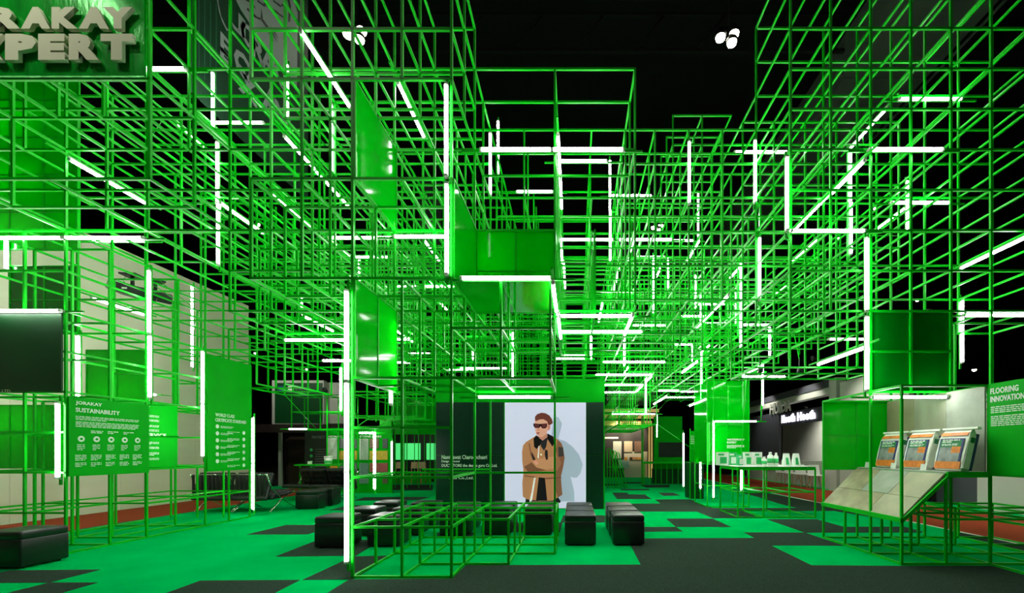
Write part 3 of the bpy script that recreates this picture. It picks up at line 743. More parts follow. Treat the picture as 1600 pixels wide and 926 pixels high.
print_poly('printed_sunglass_lens', [(340, 220), (380, 218), (376, 244), (350, 246)], (96, 40, 44))
print_poly('printed_sunglass_lens', [(282, 218), (322, 220), (318, 242), (290, 242)], (96, 40, 44))
print_poly('printed_lips', [(300, 284), (328, 284), (320, 296), (302, 294)], (150, 74, 74))
print_poly('printed_nose', [(306, 248), (320, 248), (328, 268), (304, 270)], (198, 130, 116))
print_poly('printed_forearm', [(262, 512), (300, 500), (380, 486), (436, 478), (452, 530), (436, 578), (372, 584), (312, 572), (276, 548)], (190, 130, 96))
print_poly('printed_sleeve_fold', [(200, 560), (262, 524), (300, 566), (380, 588), (300, 600), (230, 600)], (120, 76, 56))
print_poly('printed_sleeve_fold', [(440, 486), (478, 482), (500, 530), (470, 590), (436, 582), (452, 530)], (150, 98, 72))
print_poly('printed_dark_strap', [(262, 440), (288, 490), (292, 516), (270, 505), (258, 470)], (46, 34, 34))
print_poly('printed_dark_strap', [(370, 420), (390, 430), (392, 500), (376, 506), (366, 460)], (40, 30, 32))
print_poly('printed_hand', [(278, 506), (300, 510), (318, 534), (300, 545), (282, 530)], (206, 140, 122))
print_poly('printed_zip', [(316, 392), (323, 396), (318, 492), (309, 490)], (226, 222, 224))
print_poly('printed_zip', [(280, 645), (293, 650), (264, 830), (248, 852), (244, 835), (262, 760)], (226, 222, 224))
print_poly('printed_button', [(328, 458), (342, 456), (346, 468), (332, 470)], (226, 214, 190))
print_poly('printed_pocket_seam', [(205, 628), (290, 640), (288, 648), (204, 638)], (120, 76, 58))
print_poly('printed_pocket_seam', [(370, 650), (500, 642), (500, 650), (372, 660)], (110, 68, 54))
print_poly('printed_sleeve_seam', [(236, 372), (246, 372), (262, 470), (252, 470)], (128, 82, 62))
for txt, x0, x1, yb, hh in (('Nonthawat Charoenchasri', 690, 761, 717, 6.5), ('Design Director', 690, 719, 723, 4.5), ('DUCTSTORE the design guru Co.,Ltd.', 690, 777, 730.5, 6.0), ('Tiles Co.,Ltd.', 700, 740, 749, 5.0)):
    a = at(x0, yb, yP - 0.016); b = at(x1, yb - hh, yP - 0.016)
    fit_text('lettering', txt, a - Vector((0, yP, 0)), (1, 0, 0), UZ, b.x - a.x, b.z - a.z, WHITE, t, 0.02, 0.003)

# ------------------------------------------------------------------ stools
def make_stool(label, X, Y, s=0.425, h=0.42, rz=0.0):
    t = thing('cube_stool', label, 'stool', (X, Y, 0), rz, group='black leather cube stools')
    MB().rbox(-s / 2, s / 2, -s / 2, s / 2, 0.02, h - 0.085, 0.018, 3).build('body', LEATHER, t)
    MB().rbox(-s / 2, s / 2, -s / 2, s / 2, h - 0.095, h, 0.026, 4, 0.012).build('seat_pad', LEATHER, t)
    for sx in (-1, 1):
        for sy in (-1, 1):
            MB().lathe([(0.02, 0.0), (0.022, 0.025)], (sx * (s / 2 - 0.06), sy * (s / 2 - 0.06), 0.0), 8).build('foot', BLACKP, t)
    return t
COLS = [(0.745, [5.97, 6.52, 7.07], 'rightmost column of stools'), (0.085, [5.97, 6.52, 7.07], 'column of stools second from right'), (-0.555, [6.70, 7.24], 'column of stools in front of the portrait'),
        (-1.20, [6.70, 7.24], 'column of stools left of the portrait'), (-1.83, [6.64, 7.2], 'column of stools behind the counter frame middle'), (-2.56, [5.89, 6.66, 7.4], 'column of stools second from left'), (-3.22, [5.81, 6.62, 7.45], 'leftmost column of stools')]
for X, ys, lab in COLS:
    for i, Y in enumerate(ys):
        make_stool('black cube stool, %s in the %s' % (('nearest', 'second nearest' if len(ys) == 3 else 'farther', 'farthest')[i], lab), X, Y)
make_stool('large black cube stool cut by the left edge of the picture', -6.235, 4.83, 0.45, 0.41)
make_stool('black cube pouf before the tufted sofa, nearer one', -5.98, 9.68, 0.48, 0.41, 0.12)
make_stool('black cube pouf before the tufted sofa, farther one', -5.98, 10.24, 0.48, 0.41, 0.12)

# ------------------------------------------------------------------ lounge chairs with crossed chrome legs
def tufted(w, d, h, nx, ny):
    """tufted cushion lying in x (width) and y (depth), thickness h"""
    n, m = nx * 4, ny * 4
    mb = MB(); vs = []; fs = []
    for j in range(m + 1):
        for i in range(n + 1):
            u, v = i / n, j / m
            e = min(1.0, 8 * min(u, 1 - u)) ** 0.5 * min(1.0, 8 * min(v, 1 - v)) ** 0.5
            tz = abs(math.sin(math.pi * nx * u)) ** 0.4 * abs(math.sin(math.pi * ny * v)) ** 0.4
            vs.append((-w / 2 + w * u, -d / 2 + d * v, h * (0.62 + 0.38 * min(e, 0.35 + 0.65 * tz))))
    for j in range(m):
        for i in range(n):
            a = j * (n + 1) + i
            fs.append((a, a + 1, a + n + 2, a + n + 1))
    b = len(vs)
    for (x, y, z) in list(vs): vs.append((x, y, 0))
    for j in range(m):
        for i in range(n):
            a = b + j * (n + 1) + i
            fs.append((a, a + n + 1, a + n + 2, a + 1))
    rim = [i for i in range(n + 1)] + [j * (n + 1) + n for j in range(1, m + 1)] + [m * (n + 1) + i for i in range(n - 1, -1, -1)] + [j * (n + 1) for j in range(m - 1, 0, -1)]
    for q in range(len(rim)):
        a, c = rim[q], rim[(q + 1) % len(rim)]
        fs.append((a, a + b, c + b, c))
    return mb.add(vs, fs, True)
def lounge(name, label, cat, X, Y, rz, w=0.75, seats=1):
    t = thing(name, label, cat, (X, Y, 0), rz)
    W_ = w * seats
    for i in range(seats):
        cx = -W_ / 2 + w * (i + 0.5)
        q = tufted(w - 0.02, 0.68, 0.11, 5, 5).build('seat_cushion', LEATHER, t, (cx, 0.02, 0.30)); q.rotation_euler = (0.12, 0, 0)
        q = tufted(w - 0.02, 0.60, 0.11, 5, 4).build('back_cushion', LEATHER, t, (cx, -0.40, 0.56)); q.rotation_euler = (math.radians(-68) + math.pi, 0, math.pi)
    # frame, local +y is the way the seat faces: back leans to -y
    for s in (-1, 1):
        x = s * (W_ / 2 + 0.012)
        back = [(x, 0.36 - 0.0, 0.0)] if False else []
        c1 = [(x, 0.42, 0.012), (x, 0.18, 0.13), (x, -0.05, 0.27), (x, -0.26, 0.42), (x, -0.42, 0.62), (x, -0.50, 0.82)]
        c2 = [(x, -0.40, 0.012), (x, -0.20, 0.15), (x, -0.02, 0.26), (x, 0.16, 0.33), (x, 0.36, 0.37)]
        MB().tube(c1, 0.016, 8, True, 0.5).build('crossed_leg', CHROME, t)
        MB().tube(c2, 0.016, 8, True, 0.5).build('crossed_leg', CHROME, t)
    for y, z in ((-0.02, 0.265), (-0.48, 0.80), (0.34, 0.365)):
        MB().tube([(-W_ / 2, y, z), (W_ / 2, y, z)], 0.010, 8).build('cross_rail', CHROME, t)
    for i in range(9):
        x = -W_ / 2 + W_ * (i + 0.5) / 9
        MB().box(x - 0.017, x + 0.017, -0.50, -0.47, 0.36, 0.80).build('leather_strap', LEATHER, t)
    return t
lounge('lounge_chair', 'black tufted lounge chair seen from behind, left one', 'lounge chair', -7.62, 9.35, 0.0)
lounge('lounge_chair', 'black tufted lounge chair seen from behind with its seat showing at right', 'lounge chair', -6.80, 9.35, 0.0)
lounge('lounge_sofa', 'two-seat black tufted sofa facing the lounge chairs', 'sofa', -6.85, 11.4, math.pi - 0.1, 0.78, 2)

# ------------------------------------------------------------------ flooring display: sloping tiles, shelf, back boards, bags
t = thing('tile_slope', 'sloping sample board of grey and tan screed tiles', 'sample board', (gx(8), gy(1), gz(1)))
dx, dz = gx(9) - gx(8), gz(2) - gz(1)
def slope_tile(u0, u1, v0, v1, m):
    p = lambda u, v, o: (u * dx - o * 0.7, v, u * dz + o * 0.7)
    MB().prism([p(u0 + .004, v0 + .003, 0.02), p(u1 - .004, v0 + .003, 0.02), p(u1 - .004, v1 - .003, 0.02), p(u0 + .004, v1 - .003, 0.02)], (0.018 * 0.7, 0, -0.018 * 0.7)).build('sample_tile', m, t)
slope_tile(0.0, 0.45, 0.0, 0.55, TILEY); slope_tile(0.0, 0.45, 0.55, 1.5, TAN)
slope_tile(0.45, 1.0, 0.0, 0.5, TILEY); slope_tile(0.45, 1.0, 0.5, 1.0, TILEG); slope_tile(0.45, 1.0, 1.0, 1.5, TAN)
MB().prism([(-.02, 0, -.02), (dx, 0, dz - .02), (dx, 1.5, dz - .02), (-.02, 1.5, -.02)], (0.01, 0, -0.02)).build('backing_board', GREYW, t)
MB().prism([(-0.03, -0.03, -0.01), (dx + .0, -0.03, dz - .01), (dx + .0, -0.03, dz - .06), (-0.03, -0.03, -0.06)], (0, 0.025, 0)).build('edge_strip', GREEN, t)
MB().box(-0.035, -0.005, -0.03, 1.5, -0.035, 0.02).build('edge_strip', GREEN, t)
t = thing('display_shelf', 'narrow pale shelf carrying the three product bags', 'shelf', (gx(9), gy(1), gz(2)))
box('shelf_board', 0, gx(10) - gx(9) - 0.02, 0, 1.5, 0.015, 0.035, GREYW, t)
box('edge_strip', 0, gx(10) - gx(9) - 0.02, -0.03, -0.005, -0.03, 0.035, GREEN, t)
t = thing('cement_backboard', 'row of three upright grey cement boards behind the bags', 'back board', (gx(10) - 0.05, gy(1), gz(2)))
for i, m in enumerate((TILEG, CONC, mat('brown_grey_board', (0.26, 0.25, 0.13), 0.55, var=0.2, scale=2.5))):
    box('cement_board', -0.01, 0.01, i * 0.5 + 0.002, i * 0.5 + 0.498, 0.035, 1.0, m, t)
BAGW = mat('white_paper_bag', (0.80, 0.84, 0.74), 0.6, spec=0.25, var=0.06, scale=12, bump=0.2, bscale=14)
BAGB = mat('navy_bag_print', (0.03, 0.035, 0.16), 0.5)
BAGG = mat('green_bag_print', (0.01, 0.20, 0.06), 0.5)
BAGO = mat('orange_bag_print', (0.70, 0.20, 0.02), 0.5, var=0.2, scale=20)
BAGP = mat('grey_bag_picture', (0.25, 0.27, 0.26), 0.5, var=0.4, scale=10)
def bag(label, Y, k):
    t = thing('cement_bag', label, 'product bag', (gx(9) + 0.17, Y, gz(2) + 0.036), 0.0, group='product bags on the shelf')
    t.rotation_euler = (0, math.radians(13), 0.06)
    # body faces -x, width along y, leaning back to +x
    mb = MB()
    rings = []
    for z, ins, bul in ((0.0, 0.02, 0.7), (0.03, 0.0, 1.0), (0.2, 0.0, 1.1), (0.38, 0.0, 0.95), (0.45, 0.01, 0.6), (0.49, 0.015, 0.16)):
        hw = 0.175 - ins; d = 0.055 * bul
        rings.append([(-d, -hw, z), (-d * 1.1, 0, z), (-d, hw, z), (d, hw, z), (d * 1.1, 0, z), (d, -hw, z)])
    vs = [v for r_ in rings for v in r_]; fs = []
    for i in range(len(rings) - 1):
        for j in range(6): fs.append((i * 6 + j, (i + 1) * 6 + j, (i + 1) * 6 + (j + 1) % 6, i * 6 + (j + 1) % 6))
    fs.append(tuple(range(6))); fs.append(tuple(reversed(range(30, 36))))
    mb.add(vs, fs).build('bag_body', BAGW, t)
    MB().box(-0.035, 0.012, -0.235, 0.185, 0.485, 0.508).build('folded_seam', BAGW, t)
    def pr(nm, y0, y1, z0, z1, m, o): return MB().box(-0.068 - o, -0.060, y0, y1, z0, z1).build(nm, m, t)
    pr('orange_band', -0.155, 0.155, 0.015, 0.10, BAGO, 0.0005)
    pr('navy_border', -0.145, 0.145, 0.10, 0.37, BAGB, 0.001)
    pr('picture_print', -0.122, 0.130, 0.10, 0.27, BAGP, 0.002)
    pr('green_title', -0.122, 0.130, 0.265, 0.352, BAGG, 0.002)
    pr('orange_tag', -0.125, -0.02, 0.20, 0.275, BAGO, 0.003)
    MB().prism([(-0.058, -0.16, 0.405), (-0.058, 0.16, 0.405), (-0.035, 0.16, 0.448), (-0.035, -0.16, 0.448)], (-0.004, 0, 0.0)).build('orange_stripe', BAGO, t)
    MB().box(-0.05, 0.055, -0.182, -0.174, 0.03, 0.42).build('side_print', BAGW, t)
    MB().box(0.025, 0.058, -0.184, -0.176, 0.02, 0.44).build('navy_side', BAGB, t)
    MB().box(-0.03, 0.02, -0.185, -0.177, 0.33, 0.39).build('side_logo', BAGG, t)
    word_lines((-0.0715, 0.11, 0.345), (0, -1, 0), (0, 0, 1), 0.22, 2, WHITE, t, 0.014, 0.008, 90 + k)
    word_lines((-0.0715, 0.11, 0.300), (0, -1, 0), (0, 0, 1), 0.22, 2, WHITE, t, 0.008, 0.006, 95 + k)
    return t
bag('white orange and blue product bag nearest the flooring board', 4.92, 0)
bag('middle product bag with a road picture on the shelf', 5.40, 1)
bag('product bag standing farthest from the flooring board', 5.90, 2)
for i, (yy, lb) in enumerate(((5.17, 'white price card between the near and middle bags'), (5.66, 'white price card between the middle and far bags'), (6.16, 'white price card beside the far bag'))):
    t = thing('price_card', lb, 'card', (gx(9) + 0.05, yy, gz(2) + 0.036))
    MB().prism([(0, -0.045, 0), (0, 0.045, 0), (0.012, 0.045, 0.075), (0.012, -0.045, 0.075)], (0.003, 0, 0)).build('card_face', WHITEP, t)
    MB().prism([(0.03, -0.04, 0), (0.03, 0.04, 0), (0.012, 0.04, 0.07), (0.012, -0.04, 0.07)], (0.002, 0, 0)).build('card_stand', WHITEP, t)

# ------------------------------------------------------------------ product table at right
X0, X1, Y0, Y1, ZT = 3.17, 4.67, 8.22, 9.2, 1.0
t = thing('product_table', 'green cage table crowded with small white product packs', 'table', (X0, Y0, 0))
for k in (0.0125, 0.5):
    for y in (Y0, Y1): bar((X0, y, k), (X1, y, k), t)
    for i in range(4): bar((X0 + i * 0.5, Y0, k), (X0 + i * 0.5, Y1, k), t)
for i in range(4):
    for y in (Y0, Y1): bar((X0 + i * 0.5, y, 0.0125), (X0 + i * 0.5, y, ZT - 0.06), t, name='leg')
box('table_apron', 0, X1 - X0, -0.02, Y1 - Y0 + 0.02, ZT - 0.075, ZT - 0.012, GREEN, t)
box('table_top', -0.02, X1 - X0 + 0.02, -0.03, Y1 - Y0 + 0.03, ZT - 0.012, ZT, WHITEP, t)
PACKG = mat('green_pack', (0.02, 0.42, 0.10), 0.4)
def pack(px0, px1, py0, Y, kind, label, m=WHITEP):
    a, b = at(px0, 728, Y), at(px1, py0, Y)
    wd = b.x - a.x; hh = max(0.06, H0 - (py0 - VY) * Y / F - ZT)
    t = thing('product_' + kind, label, kind, ((a.x + b.x) / 2, Y, ZT), group='product packs on the table')
    h2 = wd / 2
    if kind == 'box':
        MB().box(-h2, h2, -0.06, 0.06, 0, hh).build('carton', m, t)
        MB().box(-h2 * 0.55, h2 * 0.75, -0.063, -0.06, hh * 0.12, hh * 0.62).build('printed_label', PACKG if m is WHITEP else WHITEP, t)
        MB().box(-h2 * 0.9, h2 * 0.2, -0.063, -0.06, hh * 0.74, hh * 0.88).build('printed_title', PACKG if m is WHITEP else WHITEP, t)
    elif kind == 'bottle':
        MB().lathe([(h2 * 0.95, 0), (h2, hh * 0.05), (h2, hh * 0.72), (h2 * 0.45, hh * 0.84), (h2 * 0.45, hh * 0.88)], n=14).build('bottle_body', m, t)
        MB().lathe([(h2 * 0.5, hh * 0.88), (h2 * 0.5, hh)], n=12).build('cap', WHITEP, t)
        MB().lathe([(h2 * 1.02, hh * 0.2), (h2 * 1.02, hh * 0.55)], n=14).build('printed_label', PACKG, t)
    else:
        MB().add([(-h2, -0.06, 0), (h2, -0.06, 0), (h2, 0.06, 0), (-h2, 0.06, 0), (-h2 * 0.8, -0.008, hh), (h2 * 0.8, -0.008, hh), (h2 * 0.8, 0.008, hh), (-h2 * 0.8, 0.008, hh)],
                 [(3, 2, 1, 0), (4, 5, 6, 7), (0, 1, 5, 4), (1, 2, 6, 5), (2, 3, 7, 6), (3, 0, 4, 7)]).build('pouch', m, t)
        MB().prism([(-h2 * 0.45, -0.058, hh * 0.1), (h2 * 0.45, -0.058, hh * 0.1), (h2 * 0.3, -0.026, hh * 0.66), (-h2 * 0.3, -0.026, hh * 0.66)], (0, -0.006, 0)).build('printed_label', PACKG, t)
pack(1120, 1136, 706, 9.0, 'box', 'tall white carton at the left end of the product table')
pack(1138, 1150, 706, 9.0, 'box', 'pale green carton next to the tall white carton', PACKG)
pack(1152, 1160, 710, 8.7, 'box', 'small green carton with a white band on the table', mat('mint_pack', (0.03, 0.55, 0.20), 0.4))
pack(1162, 1173, 706, 8.6, 'box', 'white carton with green label left of the tall green-topped one')
pack(1177, 1189, 706, 8.6, 'box', 'green-topped white carton in the middle of the table')
pack(1190, 1198, 713, 8.5, 'bottle', 'short white tub between carton and bottles')
pack(1199, 1208, 706, 8.55, 'bottle', 'left white bottle of the pair on the table')
pack(1209, 1216, 707, 8.55, 'bottle', 'right white bottle of the pair on the table')
pack(1223, 1234, 708, 8.5, 'pouch', 'white stand-up pouch next to the bottles')
pack(1238, 1249, 708, 8.5, 'pouch', 'white stand-up pouch at the right end of the table')

for i, (xx, lb) in enumerate(((3.55, 'small spotlight over the left half of the product table'), (4.3, 'small spotlight over the right half of the product table'))):
    t = thing('table_spotlight', lb, 'spotlight', (xx, 8.1, gz(6) - 0.25), group='spotlights over the product table')  # added to brighten the white packs below
    MB().tube([(0, 0, 0.1), (0, 0, 0.26)], 0.012, 8).build('stem', BLACKP, t)
    hanger(t, Vector(t.location) + Vector((0, 0, 0.2)), Vector(t.location) + Vector((0, 0, 0.26)), 'hanger_rod')
    h = MB().lathe([(0.02, 0.12), (0.045, 0.09), (0.05, 0.01)], n=12).build('lamp_head', BLACKP, t); h.rotation_euler = (0.25, 0, 0)
    ld = bpy.data.lights.new('lamp_light', 'SPOT'); ld.energy = 55; ld.spot_size = 1.3; ld.spot_blend = 0.6; ld.shadow_soft_size = 0.04
    lo = bpy.data.objects.new('lamp_light', ld); COL.objects.link(lo); lo.parent = t; lo.rotation_euler = (0.25, 0, 0)
# green clad column with waterproof panel behind the table
YC = 9.8
xa, xc = at(1105, 0, YC).x, at(1170, 0, YC).x
t = thing('clad_column', 'green clad column headed WATERPROOF EXPERT behind the product table', 'column', (xa, YC, 0))
wc = xc - xa
for i in range(2):
    box('cladding_sheet', i * wc / 2 + 0.003, (i + 1) * wc / 2 - 0.003, -0.01, 0.01, 1.03, 1.98, PANEL, t)
    box('cladding_sheet', i * wc / 2 + 0.003, (i + 1) * wc / 2 - 0.003, -0.01, 0.01, 2.0, 2.92, PANEL, t)
box('cladding_sheet', -0.012, 0.0, 0.01, 1.0, 1.03, 2.92, PANEL, t)
box('cladding_sheet', wc, wc + 0.012, 0.01, 1.0, 1.03, 2.92, PANEL, t)
for x in (0, wc):
    for y in (0.0, 1.0): bar((xa + x, YC + y, 0.0125), (xa + x, YC + y, 2.95), t, name='post')
for z in (0.0125, 0.5, 1.0):
    bar((xa, YC, z), (xc, YC, z), t); bar((xa, YC, z), (xa, YC + 1, z), t); bar((xc, YC, z), (xc, YC + 1, z), t)
a = at(1136, 688, YC - 0.02)
fit_text('heading', 'WATERPROOF', a - Vector(t.location), (1, 0, 0), UZ, 0.40, 0.045, WHITE, t, 0.02, 0.003)
fit_text('heading', 'EXPERT', a - Vector(t.location) - Vector((0, 0, 0.065)), (1, 0, 0), UZ, 0.22, 0.045, WHITE, t, 0.02, 0.003)
word_lines(a - Vector(t.location) - Vector((0, -0.008, 0.12)), Vector((1, 0, 0)), Vector((0, 0, 1)), 0.42, 3, WHITE, t, 0.015, 0.012, 120)
YD = 11.6
t = thing('text_board', 'narrow green text board left of the clad column', 'information board', (at(1078, 0, YD).x, YD, 0))
wd = at(1094, 0, YD).x - at(1078, 0, YD).x
box('board_sheet', 0, wd, -0.01, 0.01, 1.0, 1.85, PRINTG, t)
box('plinth', 0, wd + 0.1, 0.0, 0.5, 0.0, 0.98, DKGREEN, t)
word_lines((0.02, -0.011, 1.70), (1, 0, 0), UZ, wd * 0.8, 5, WHITE, t, 0.02, 0.03, 130)
for i in range(2): bar((t.location.x + i * wd, YD - 0.02, 0.0125), (t.location.x + i * wd, YD - 0.02, 1.9), t, name='post')

# ------------------------------------------------------------------ neighbouring stands
WOODL = mat('lit_oak_strip', (0.70, 0.48, 0.16), 0.5, emit=0.5)  # warm lamplight put into the oak colour as emission
STONE = mat('dark_grey_fascia', (0.045, 0.05, 0.06), 0.5)
# stand on the right beyond the aisle: plane x = 8.5
XB = 8.5
def bpt(px, py, X=XB):
    Y = X * F / (px - VX)
    return Y, H0 - (py - VY) * Y / F
t = thing('trade_stand', 'dark grey neighbouring stand lettered HUIDA across the right aisle', 'exhibition stand', (XB, 13.4, 0))
box('white_pillar', 0, 0.3, 0.35, 0.75, 0, 3.7, GREYW, t)
box('roof_beam', 0, 0.35, 0.75, 8.0, 3.45, 3.7, STONE, t)
box('white_soffit', 0.05, 0.35, 0.75, 8.0, 3.22, 3.45, GREYW, t)
box('dark_fascia', 0.05, 0.15, 4.3, 8.0, 0.9, 2.95, STONE, t)
box('counter_plinth', 0.2, 0.5, 0.75, 8.0, 0.006, 0.95, GREYW, t)
box('rear_wall', 3.0, 3.1, 0.35, 10.0, 0, 3.3, GREYW, t)
box('side_wall', 0.3, 3.0, 0.35, 0.42, 0, 3.4, STONE, t)
for yy in (4.2, 6.0): box('hanger_rod', 0.1, 0.13, yy, yy + 0.04, 2.95, 3.3, STONE, t)
fit_text('lettering', 'HUIDA', (-0.02, 4.95, 2.88), NUY, UZ, 1.75, 0.46, GREYW, t, 0.01, 0.05)
fit_text('lettering', 'HUIDA', (2.97, 5.0, 1.95), NUY, UZ, 1.1, 0.26, BLACKP, t, 0.01, 0.02)
for y0, y1 in ((2.2, 3.3), (4.2, 5.0)): box('wall_screen', 2.93, 3.0, y0, y1, 0.95, 1.5, BLACKP, t)
LIT = mat('lit_sign_letters', (0.92, 0.88, 1.0), 0.4, emit=4.0)
bs = box('sign_box', 1.2, 1.3, 3.2, 6.6, 2.5, 3.08, STONE, t)
fit_text('lit_lettering', 'Hooth', (1.18, 5.0, 2.62), NUY, UZ, 1.35, 0.36, LIT, t, 0.03, 0.03)
fit_text('lit_lettering', 'Hooth', (1.18, 6.45, 2.62), NUY, UZ, 1.25, 0.36, LIT, t, 0.03, 0.03)
WOODC = mat('beech_leg', (0.52, 0.30, 0.12), 0.5)
for i in range(4):
    lb = ('nearest', 'second', 'third', 'farthest')[i]
    s = thing('shell_chair', 'white shell chair with wooden legs at the grey stand, %s of four' % lb, 'chair', (XB - 0.35 + 0.2, 14.7 + i * 0.75, 0.006), 0.3 * (i - 1), group='shell chairs at the grey stand')
    MB().rbox(-0.22, 0.22, -0.21, 0.21, 0.44, 0.49, 0.04, 3).build('seat', WHITEP, s)
    MB().prism([(-0.2, 0.17, 0.46), (0.2, 0.17, 0.46), (0.17, 0.26, 0.82), (-0.17, 0.26, 0.82)], (0, 0.02, 0)).build('backrest', WHITEP, s)
    for sx in (-1, 1):
        for sy in (-1, 1): MB().tube([(sx * 0.12, sy * 0.12, 0.45), (sx * 0.22, sy * 0.22, 0.0)], [0.016, 0.011], 6).build('leg', WOODC, s)
def added_stand_lamp(parent, loc, energy, rot, size=1.6):  # spots added to brighten the neighbouring stands
    q = bpy.data.lights.new('stand_light', 'SPOT'); q.energy = energy; q.color = (1, 0.95, 0.86); q.spot_size = size; q.spot_blend = 0.6; q.shadow_soft_size = 0.1
    o_ = bpy.data.objects.new('stand_light', q); COL.objects.link(o_); o_.parent = parent; o_.location = loc; o_.rotation_euler = rot
    h = MB().lathe([(0.02, 0.16), (0.06, 0.12), (0.07, 0.03)], n=12).build('spot_lamp', BLACKP, parent, loc); h.rotation_euler = rot
for yy in (2.0, 5.2): added_stand_lamp(t, (-0.9, yy, 3.9), 130, (0, -0.75, 0))
for yy in (2.6, 5.0): added_stand_lamp(t, (1.6, yy, 3.15), 600, (0, -0.75, 0), 2.2)
# pale stand walls on the far right
t = thing('white_cabin', 'pale walled neighbouring cabin behind the flooring display', 'exhibition stand', (XB + 0.02, 6.2, 0))
box('cabin_wall', 0.0, 0.12, 4.6, 7.4, 0.0, 3.5, GREYW, t)
box('cabin_wall', 0.6, 0.72, 0.0, 3.4, 0.0, 2.2, GREYW, t)
box('dark_plinth', -0.03, 0.0, 4.6, 6.6, 0.0, 1.1, STONE, t)
for i in range(2): box('notice_sheet', -0.04, -0.03, 5.3 + i * 0.62, 5.8 + i * 0.62, 0.72, 1.0, WHITEP, t)
box('grey_window', 0.55, 0.6, 0.4, 2.2, 0.7, 1.25, SCREEN, t)
box('dark_recess', 0.7, 0.75, 3.4, 4.6, 0.0, 2.1, STONE, t)
box('white_box_sign', 0.2, 0.4, 1.9, 2.8, 2.2, 2.55, WHITEP, t)
added_stand_lamp(t, (-1.6, 2.0, 3.9), 200, (0, -0.6, 0)); added_stand_lamp(t, (-1.6, 6.0, 3.9), 200, (0, -0.6, 0))
# dark stand with hanging sign at left rear
YL = 16.0
xs0, xs1 = at(425, 0, YL).x, at(506, 0, YL).x
t = thing('hanging_sign', 'dark green sign box in a pale frame left of the tile wall', 'sign', (xs0, YL, at(0, 665, YL).z))
hh = at(0, 594, YL).z - at(0, 665, YL).z; ww = xs1 - xs0
box('sign_face', 0.12, ww - 0.05, -0.02, 0.0, 0.1, hh - 0.1, DKGREEN, t)
box('pale_frame', 0, ww, 0.0, 0.2, 0, hh, GREYW, t)
box('side_return', ww, ww + 0.9, 0.2, 0.4, 0.1, hh - 0.05, GREYW, t)
box('logo_tile', 0.62, 0.82, -0.03, -0.02, hh - 0.42, hh - 0.22, WHITEP, t)
box('blue_logo', 0.24, 0.48, -0.03, -0.02, hh - 0.45, hh - 0.22, mat('blue_logo', (0.02, 0.04, 0.2), 0.5), t)
LOGOT = mat('dim_grey_letters', (0.14, 0.18, 0.15), 0.6)
fit_text('lettering', 'ALTEX STEEL', (0.88, -0.02, hh - 0.36), (1, 0, 0), UZ, 0.62, 0.10, LOGOT, t, 0.0, 0.004)
box('pole', 0.2, 0.3, 0.05, 0.15, -at(0, 665, YL).z, 0, GREYW, t)
added_stand_lamp(t, (0.8, -2.2, hh + 0.9), 160, (0.9, 0, 0))
t = thing('dark_stand', 'dark brown neighbouring stand behind the lounge chairs', 'exhibition stand', (-11.2, 15.0, 0))
BROWN = mat('dark_brown_joinery', (0.018, 0.013, 0.009), 0.5, var=0.3, scale=3)
box('stand_wall', 0, 3.7, 1.4, 1.6, 0, 2.3, BROWN, t)
box('stand_beam', -1.2, 3.0, 0.6, 0.9, 2.0, 2.3, BROWN, t)
for i in range(4): box('door_leaf', 0.2 + i * 0.75, 0.85 + i * 0.75, 1.34, 1.4, 0.05, 1.9, mat('brown_door', (0.035, 0.022, 0.014), 0.45), t)
box('wood_post', 2.75, 2.85, 0.9, 1.0, 0, 2.1, mat('oak_post', (0.20, 0.13, 0.06), 0.5), t)
FOREST = mat('forest_mural', (0.05, 0.05, 0.025), 0.6, var=0.9, scale=2.5, stretch=(3, 1, 0.4))
box('forest_mural', 2.9, 3.7, 1.28, 1.34, 0.1, 2.2, FOREST, t)
t = thing('protect_board', 'black board headed PROTECT with small green icons', 'information board', (at(476, 0, 14).x, 14.0, 0))
wb = at(513, 0, 14).x - at(476, 0, 14).x
box('board_sheet', 0, wb, 0, 0.05, 0.2, 2.0, mat('black_board', (0.006, 0.012, 0.01), 0.5), t)
fit_text('heading', 'PROTECT', (0.25, -0.005, 1.72), (1, 0, 0), UZ, 0.42, 0.09, LOGOT, t, 0.02, 0.004)
for i in range(4): disc((0.22, -0.002, 1.35 - i * 0.2), (1, 0, 0), UZ, 0.05, PACKG, t, 'icon')
word_lines((0.35, -0.002, 1.36), (1, 0, 0), UZ, 0.4, 9, LOGOT, t, 0.02, 0.06, 140)
# wall of colour swatches
YT = 13.2
xt0, xt1 = at(511, 0, YT).x, at(612, 0, YT).x
t = thing('swatch_wall', 'green wall of coloured surface swatches behind the counter frame', 'display wall', (xt0, YT, 0))
box('wall_sheet', 0, xt1 - xt0, 0, 0.06, 0.0, 2.02, PRINTG, t)
SW = [(513, 527, 684, 717, (190, 205, 190)), (529, 539, 685, 700, (110, 120, 118)), (529, 539, 704, 718, (205, 170, 60)), (513, 528, 725, 737, (215, 150, 30)), (529, 539, 724, 738, (125, 120, 130)),
      (546, 558, 686, 700, (95, 105, 105)), (551, 558, 704, 718, (205, 175, 60)), (562, 576, 685, 718, (190, 205, 190)), (578, 592, 685, 700, (140, 110, 95)), (598, 606, 685, 700, (80, 90, 88)), (578, 606, 704, 718, (210, 175, 60)),
      (553, 558, 723, 737, (120, 115, 125)), (562, 576, 723, 755, (110, 145, 135)), (578, 606, 723, 737, (165, 80, 80)), (552, 558, 742, 756, (110, 105, 115)), (598, 606, 742, 755, (95, 90, 60)), (529, 539, 742, 755, (120, 118, 128))]
